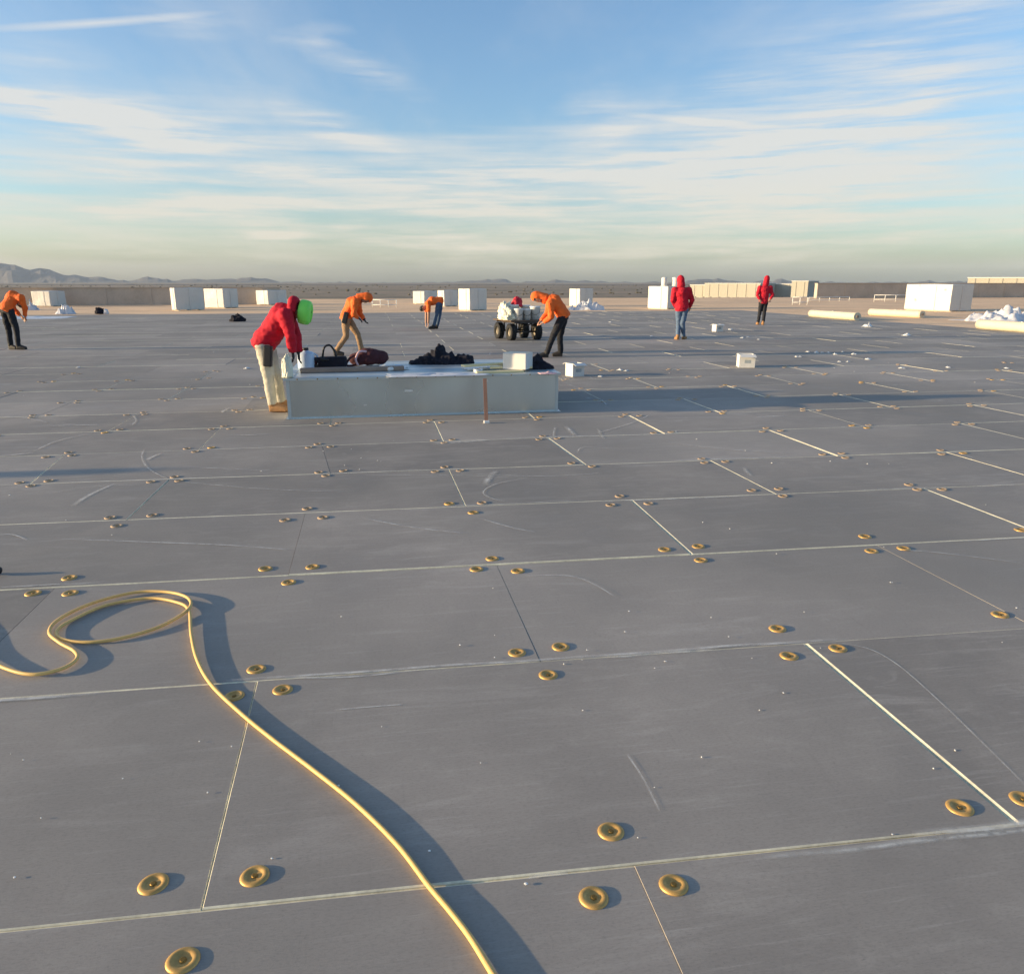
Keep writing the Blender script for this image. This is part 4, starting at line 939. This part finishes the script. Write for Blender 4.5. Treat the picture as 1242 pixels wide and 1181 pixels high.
# ------------------------------------------------------------------ people
def person(label, foot, J, top_m, pants_m, boot_m, head='hood', face=(1, 0, 0), hat=None, hands_m='skin', pouch=None, seed=1, scale=1.0, lat=(0, 1, 0), sleeves=True, slack=1.0):
    """J: joints as photo pixel + depth offset in metres from the feet; foot: pixel where the feet stand"""
    f0 = ground(*foot); D = f0.y
    root = empty('person', f0)
    q = {k: at(v[0], v[1], D + v[2]) - f0 for k, v in J.items()} if J and not isinstance(next(iter(J.values())), Vector) else dict(J)
    S = scale; face = Vector(face).normalized()
    for s in 'LR':                       # feet rest on the boards
        q['ankle' + s].z = .09 * S if abs(q['ankle' + s].z) < .25 else q['ankle' + s].z
    pel, che, nek, hed = q['pelvis'], q['chest'], q['neck'], q['head']
    shl = (q['shoulderR'] - q['shoulderL']); hpl = (q['hipR'] - q['hipL'])
    lat_s = shl.normalized(); lat_h = hpl.normalized()
    mid = pel.lerp(che, .5)
    def arm_pts(s): return [q['shoulder' + s], q['elbow' + s], q['hand' + s]]
    def toe(s):
        a = q['ankle' + s]; d = q.get('toe' + s); d = (d - a) if d is not None else face * .2
        d.z = 0; d = d.normalized() * .19 * S; return Vector((a.x + d.x, a.y + d.y, .035 * S))
    def limbs(bm, k, parts, end=1.0):
        if 'torso' in parts:
            tube(bm, [pel - (che - pel).normalized() * .10 * S, pel, mid, che, nek.lerp(che, .35)], [(.155 * k * S, .12 * k * S), (.175 * k * S, .135 * k * S), (.17 * k * S, .13 * k * S), (.20 * k * S, .14 * k * S), (.13 * k * S, .10 * k * S)], 16, lat=lat_s)
            ball(bm, che, (.15 * k * S,) * 3, 12)
            for s in 'LR': ball(bm, q['shoulder' + s], .088 * k * S, 12); tube(bm, [che, q['shoulder' + s]], [.11 * k * S, .085 * k * S], 10)
        if 'arms' in parts:
            for s in 'LR':
                a, b, c = arm_pts(s); c2 = b.lerp(c, end)
                tube(bm, [a, a.lerp(b, .5), b], [.082 * k * S, .070 * k * S, .062 * k * S], 12); ball(bm, b, .061 * k * S, 10); tube(bm, [b, b.lerp(c2, .5), c2], [.061 * k * S, .053 * k * S, .042 * k * S], 12)
        if 'hips' in parts:
            tube(bm, [pel + (che - pel).normalized() * .12 * S, pel, (q['hipL'] + q['hipR']) / 2 - Vector((0, 0, .05 * S))], [(.150 * k * S, .115 * k * S), (.168 * k * S, .13 * k * S), (.14 * k * S, .115 * k * S)], 16, lat=lat_h)
            for s in 'LR': ball(bm, q['hip' + s], .105 * k * S, 12)
        if 'legs' in parts:
            for s in 'LR':
                h, kn, an = q['hip' + s], q['knee' + s], q['ankle' + s]; an2 = an + Vector((0, 0, .0))
                tube(bm, [h, h.lerp(kn, .5), kn], [.100 * k * S, .086 * k * S, .070 * k * S], 12); ball(bm, kn, .069 * k * S, 10); tube(bm, [kn, kn.lerp(an2, .35), an2], [.068 * k * S, .066 * k * S, .052 * k * S * (1.15 if k > .95 else .8)], 12)
    # body: one continuous surface
    bm = bmesh.new(); limbs(bm, .84, ('torso', 'arms', 'hips', 'legs'), .97)
    up = (hed - nek).normalized(); side = up.cross(face); side = side.normalized() if side.length > .1 else lat_s; fr = side.cross(up).normalized()
    HM = Matrix((( side.x, fr.x, up.x, 0), (side.y, fr.y, up.y, 0), (side.z, fr.z, up.z, 0), (0, 0, 0, 1)))
    tube(bm, [che.lerp(nek, .6), nek, hed], [.07 * S, .056 * S, .055 * S], 12)
    ball(bm, hed, (.076 * S, .092 * S, .112 * S), 18, HM)
    hp = lambda x, y, z: hed + (HM.to_3x3() @ Vector((x, y, z))) * S
    ball(bm, hp(0, .055, -.055), (.05 * S, .045 * S, .05 * S), 12, HM)                 # jaw
    tube(bm, [hp(0, .088, .012), hp(0, .106, -.022)], [.010 * S, .016 * S], 8)            # nose
    for s in (-1, 1): ball(bm, hp(s * .077, -.005, -.01), (.010 * S, .020 * S, .030 * S), 8, HM)   # ears
    for s in 'LR':
        a, b, c = arm_pts(s); d = (c - b).normalized(); sidev = d.orthogonal().normalized() if abs(d.dot(lat_s)) > .95 else (lat_s - d * lat_s.dot(d)).normalized()
        if s == 'L': sidev = -sidev
        pn = d.cross(sidev); wrist = c; palm = c + d * .085 * S
        tube(bm, [wrist - d * .02, wrist + d * .03 * S, palm], [(.030 * S, .022 * S), (.040 * S, .018 * S), (.042 * S, .016 * S)], 12, lat=sidev)
        for i, ln in enumerate((.060, .072, .066, .050)):
            r0 = palm + sidev * (.030 - .020 * i) * S - d * .01; m1 = r0 + d * ln * .55 * S + pn * .008 * S; m2 = m1 + d * ln * .4 * S + pn * .022 * S
            tube(bm, [r0, m1, m2], [.0100 * S, .0095 * S, .0085 * S], 8)
        t0 = wrist + d * .035 * S + sidev * .034 * S; t1 = t0 + (d * .6 + sidev * .7).normalized() * .036 * S; t2 = t1 + (d * .95 + sidev * .2 + pn * .3).normalized() * .028 * S
        tube(bm, [t0 - sidev * .02, t1, t2], [.013 * S, .011 * S, .0095 * S], 8)
    for s in 'LR': tube(bm, [q['ankle' + s] + Vector((0, 0, -.03)), toe(s) + Vector((0, 0, .01))], [.038 * S, .028 * S], 10)
    body = link('body', remeshed(bm, .0115 if S > .5 else .02, 1), root, [hands_m if hands_m != 'skin' else 'skin'])
    if hands_m != 'skin':                # gloved: only the head stays skin
        body.data.materials.append(MAT['skin'])
        for p in body.data.polygons:
            if (p.center - hed).length < .19 * S: p.material_index = 1
    for s in (-1, 1):
        bm = bmesh.new(); ball(bm, hp(s * .031, .083, .012), .011 * S, 10); link('eye', to_mesh(bm, 'eye', True), root, ['eye_dark'])
    bm = bmesh.new(); ball(bm, hp(0, .095, -.062), (.022 * S, .008 * S, .007 * S), 10, HM); link('mouth', to_mesh(bm, 'mouth', True), root, ['lip'])
    # clothes
    k = 1.0 * slack
    bm = bmesh.new(); limbs(bm, 1.04 * k, ('torso', 'arms') if sleeves else ('torso',), .96)
    if not sleeves:
        for s in 'LR':
            a, b, c = arm_pts(s); tube(bm, [a, a.lerp(b, .8)], [.085 * S, .075 * S], 12)
    tube(bm, [che.lerp(nek, .2), nek.lerp(hed, .12)], [.12 * S, .078 * S], 14)
    hoodie = link('hoodie' if sleeves else 'shirt', remeshed(bm, .0145, 3, .015, seed, wscale=7.0), root, [top_m])
    bm = bmesh.new(); limbs(bm, 1.0 * (1 + (k - 1) * .5), ('hips', 'legs'))
    link('trousers', remeshed(bm, .0145, 3, .010, seed + 5, wscale=7.0), root, [pants_m])
    for s in 'LR':
        a = q['ankle' + s]; t_ = toe(s); hl = a - (t_ - a) * .22; hl.z = .035 * S
        bm = bmesh.new(); tube(bm, [a + Vector((0, 0, .07 * S)), a], [.056 * S, .058 * S], 12); tube(bm, [hl + Vector((0, 0, .014)), a.lerp(t_, .35) + Vector((0, 0, .0)), t_ + Vector((0, 0, .008))], [(.044 * S, .046 * S), (.050 * S, .052 * S), (.044 * S, .034 * S)], 14, lat=(t_ - a).cross(Vector((0, 0, 1))))
        tube(bm, [hl + Vector((0, 0, -.01)), t_ + Vector((0, 0, -.01))], [(.044 * S, .020 * S), (.046 * S, .020 * S)], 12, lat=(t_ - a).cross(Vector((0, 0, 1))))
        me = remeshed(bm, .011, 2)
        lo = min(v.co.z for v in me.vertices)
        for v in me.vertices: v.co.z = max(v.co.z - lo * .5, .0) if v.co.z < .2 else v.co.z
        link('boot', me, root, [boot_m])
    if head == 'hood':
        bm = bmesh.new(); ball(bm, hp(0, -.018, .012), (.108 * S, .125 * S, .142 * S), 24, HM); tube(bm, [hp(0, -.03, -.02), che.lerp(nek, .75)], [.105 * S, .12 * S], 14)
        me = remeshed(bm, .013, 3, .006, seed + 2); b2 = bmesh.new(); b2.from_mesh(me)
        dele = [f for f in b2.faces if (lambda v: v.dot(fr) > .052 * S and -.105 * S < v.dot(up) < .085 * S and abs(v.dot(side)) < .082 * S)(f.calc_center_median() - hed)]
        bmesh.ops.delete(b2, geom=dele, context='FACES'); b2.to_mesh(me); b2.free()
        me.polygons.foreach_set('use_smooth', [True] * len(me.polygons))
        link('hood', me, hoodie, [top_m])
    else:
        bm = bmesh.new(); ball(bm, hp(0, -.018, .022), (.086 * S, .092 * S, .108 * S), 20, HM)
        me = remeshed(bm, .012, 1, .004, seed + 3); b2 = bmesh.new(); b2.from_mesh(me)
        bmesh.ops.delete(b2, geom=[f for f in b2.faces if (lambda v: (v.dot(fr) > .02 * S and v.dot(up) < .055 * S) or v.dot(up) < -.06 * S)(f.calc_center_median() - hed)], context='FACES'); b2.to_mesh(me); b2.free()
        link('hair', me, root, ['hair_black'])
        if head == 'hooddown':
            bm = bmesh.new(); tube(bm, spline([nek + side * .12 * S, nek - fr * .10 * S + side * .06 * S, nek - fr * .12 * S - side * .06 * S, nek - side * .12 * S], 5), .06 * S, 10)
            link('hood', remeshed(bm, .014, 3, .008, seed), hoodie, [top_m])
    if hat:
        bm = bmesh.new()
        lathe(bm, [(.130, -.06), (.148, -.055), (.156, -.035), (.158, .01), (.155, .045), (.144, .068), (.115, .082), (.060, .089), (.012, .090)], 30, cap_top=True, M=Matrix.Translation(hp(0, 0, .035)) @ HM @ Matrix.Diagonal((.85 * S, .98 * S, 1.0 * S, 1)))
        hto = link('hard_hat', to_mesh(bm, 'hard_hat'), root, [hat])
        bm = bmesh.new(); tube(bm, [hp(0, -.11, .115), hp(0, -.03, .127), hp(0, .04, .127), hp(0, .11, .115)], [.012 * S] * 4, 8); link('crest', to_mesh(bm, 'crest', True), hto, [hat])
    if pouch:
        p0 = at(pouch[0], pouch[1], D + pouch[2]) - f0
        bm = bmesh.new(); box(bm, -.055, .055, -.04, .04, -.14, .12, bev=.02, M=Matrix.Translation(p0) @ Matrix.Rotation(pouch[3], 4, 'Y')); link('tool_pouch', to_mesh(bm, 'tool_pouch'), root, ['black_plastic'])
    return tag(root, label, 'person')

person('worker in red hoodie, cream trousers and lime green hat bending over the curb', (338, 498),
       dict(pelvis=(321, 414, 0), chest=(343, 384, 0), neck=(356, 376, 0), head=(366, 378, 0), shoulderL=(350, 386, .19), shoulderR=(346, 383, -.19), elbowL=(360, 408, .17), elbowR=(352, 407, -.20), handL=(362, 428, .14), handR=(355, 427, -.12),
            hipL=(324, 419, .10), hipR=(319, 419, -.10), kneeL=(335, 455, .11), kneeR=(326, 458, -.11), ankleL=(341, 488, .14), ankleR=(331, 492, -.11), toeL=(352, 490, .16), toeR=(345, 496, -.12)),
       'hoodie_red', 'pants_cream', 'boot_tan', head='hooddown', face=(.25, .1, -1), hat='hat_lime', hands_m='glove_black', pouch=(325, 431, -.20, .1), seed=1, slack=1.12)
person('worker in orange hoodie and tan trousers stepping with bent back behind the curb', (424, 431),
       dict(pelvis=(420, 384, 0), chest=(428, 368, 0), neck=(436, 361, 0), head=(444, 362, 0), shoulderL=(434, 367, .18), shoulderR=(431, 366, -.18), elbowL=(437, 381, .20), elbowR=(429, 381, -.22), handL=(442, 388, .1), handR=(435, 386, -.12),
            hipL=(422, 387, .09), hipR=(419, 387, -.09), kneeL=(434, 406, .10), kneeR=(420, 408, -.09), ankleL=(439, 427, .12), ankleR=(407, 426, -.10), toeL=(448, 429, .12), toeR=(415, 430, -.10)),
       'hoodie_orange', 'pants_tan', 'boot_black', face=(1, -.15, -.6), seed=2, hands_m='glove_black', pouch=(419, 385, -.2, .3))
person('worker in orange shirt and dark blue trousers bending down to touch the boards', (527, 399),
       dict(pelvis=(534, 365, 0), chest=(524, 365, -.05), neck=(517, 369.5, -.08), head=(513, 374, -.1), shoulderL=(518, 368.5, .12), shoulderR=(519.5, 368, -.22), elbowL=(517, 381, .12), elbowR=(520, 381, -.24), handL=(516.5, 392, .05), handR=(519.5, 392, -.2),
            hipL=(534, 369, .09), hipR=(532, 369, -.10), kneeL=(533, 383, .10), kneeR=(529, 383, -.10), ankleL=(530, 396, .10), ankleR=(526, 396, -.12), toeL=(524, 397, .1), toeR=(520, 398, -.14)),
       'hoodie_orange', 'pants_navy', 'boot_black', head='hair', face=(-.35, -.2, -1), seed=3, sleeves=False)
person('worker in orange hoodie and black trousers leaning toward the cart', (667, 433),
       dict(pelvis=(683, 381, 0), chest=(672, 366, 0), neck=(660, 362, 0), head=(652, 361, 0), shoulderL=(667, 368, -.18), shoulderR=(668, 365, .18), elbowL=(669, 384, -.22), elbowR=(664, 381, .18), handL=(659, 391, -.14), handR=(656, 389, .1),
            hipL=(682, 385, -.09), hipR=(684, 384, .09), kneeL=(671, 407, -.10), kneeR=(679, 408, .10), ankleL=(663, 428, -.10), ankleR=(680, 428, .14), toeL=(654, 431, -.12), toeR=(674, 431, .14)),
       'hoodie_orange', 'pants_black', 'boot_black', face=(-1, -.2, -.35), seed=4, slack=1.08)
person('worker in red hoodie and blue jeans walking away past a tall white bundle', (826, 412),
       dict(pelvis=(827, 373, 0), chest=(827, 355, 0), neck=(826, 346, .02), head=(825.5, 340.5, .05), shoulderL=(818.5, 352, 0), shoulderR=(835.5, 352, .0), elbowL=(816, 364, -.03), elbowR=(839.5, 364, .0), handL=(819.5, 373, .18), handR=(836.5, 373, .2),
            hipL=(823.5, 376, 0), hipR=(830.5, 376, 0), kneeL=(823, 393, .03), kneeR=(828, 393, -.03), ankleL=(822, 408, -.06), ankleR=(829, 406.5, .12), toeL=(819, 407, .15), toeR=(833, 405, .33)),
       'hoodie_red', 'pants_jeans', 'boot_tan', face=(-.1, 1, -.2), seed=5, slack=1.08)
person('worker in red hoodie and black trousers walking away near the long cream rolls', (923, 394),
       dict(pelvis=(926, 365, 0), chest=(927.5, 351.5, 0), neck=(929, 344, .02), head=(930, 339, .05), shoulderL=(921.5, 349, 0), shoulderR=(934.5, 349, .0), elbowL=(918.5, 358, -.05), elbowR=(937, 358, -.05), handL=(921.5, 363.5, -.12), handR=(934, 363.5, -.12),
            hipL=(923.5, 367, 0), hipR=(928.5, 367, 0), kneeL=(921.5, 379, .03), kneeR=(927, 379, -.03), ankleL=(919.5, 390.5, .05), ankleR=(925.5, 391.5, -.08), toeL=(917.5, 390, .3), toeR=(924, 391, .15)),
       'hoodie_red', 'pants_black', 'boot_tan', face=(.15, 1, -.2), seed=6)
person('worker in orange hoodie and black trousers bending by the flat white sheet', (18, 424),
       dict(pelvis=(8, 373, 0), chest=(16, 360, .12), neck=(23, 362, .28), head=(26, 368, .36), shoulderL=(11, 361, .26), shoulderR=(25, 361, .02), elbowL=(16, 374, .38), elbowR=(30, 372, .10), handL=(25, 383, .36), handR=(30.5, 384, .18),
            hipL=(5, 377, .03), hipR=(12, 377, -.03), kneeL=(10.5, 399, .06), kneeR=(20, 400, -.02), ankleL=(13, 419.5, .06), ankleR=(22.5, 420.5, -.03), toeL=(18, 421, .02), toeR=(33, 423, -.03)),
       'hoodie_orange', 'pants_black', 'boot_black', head='hair', face=(.4, .5, -1), seed=7)
# a standing worker outside the frame whose shadow falls across the boards
gx = ground(170, 571); sx_ = gx - Vector((math.cos(SUN_AZ), math.sin(SUN_AZ), 0)) * (1.74 / math.tan(SUN_EL))
def PJ(x, y, z): return Vector((x, y, z))
fpx = None
JJ = dict(pelvis=PJ(0, 0, .95), chest=PJ(0, .02, 1.30), neck=PJ(0, .02, 1.50), head=PJ(0, .05, 1.62), shoulderL=PJ(-.19, .02, 1.43), shoulderR=PJ(.19, .02, 1.43), elbowL=PJ(-.25, 0, 1.15), elbowR=PJ(.25, 0, 1.15), handL=PJ(-.22, .12, .95), handR=PJ(.22, .12, .95),
          hipL=PJ(-.09, 0, .90), hipR=PJ(.09, 0, .90), kneeL=PJ(-.11, .03, .48), kneeR=PJ(.11, .03, .48), ankleL=PJ(-.12, 0, .09), ankleR=PJ(.12, 0, .09), toeL=PJ(-.13, .2, .03), toeR=PJ(.13, .2, .03))
_g = ground
def ground_off(px, py, z=0.0): return Vector((sx_.x, sx_.y, 0))
ground = ground_off
person('worker in orange hoodie standing upright with hands at the sides', (0, 0), JJ, 'hoodie_orange', 'pants_black', 'boot_black', face=(0, 1, -.1), seed=8)
ground = _g

# ------------------------------------------------------------------ haze
bm = bmesh.new(); box(bm, -24000, 24000, -5000, 22000, GZ - 1, 420)
hz = link('haze', to_mesh(bm, 'haze')); hz['kind'] = 'stuff'; hz['label'] = 'thin dusty haze over the plain'; hz['category'] = 'haze'
m = bpy.data.materials.new('haze_air'); m.use_nodes = True; t = NT(m.node_tree); MAT['haze_air'] = m
pv = t.n('ShaderNodeVolumePrincipled'); pv.inputs['Color'].default_value = (0.68, 0.80, 0.97, 1); pv.inputs['Density'].default_value = 2.5e-5; pv.inputs['Anisotropy'].default_value = 0.0
o = t.n('ShaderNodeOutputMaterial'); t.l(pv.outputs[0], o.inputs['Volume']); hz.data.materials.append(m)
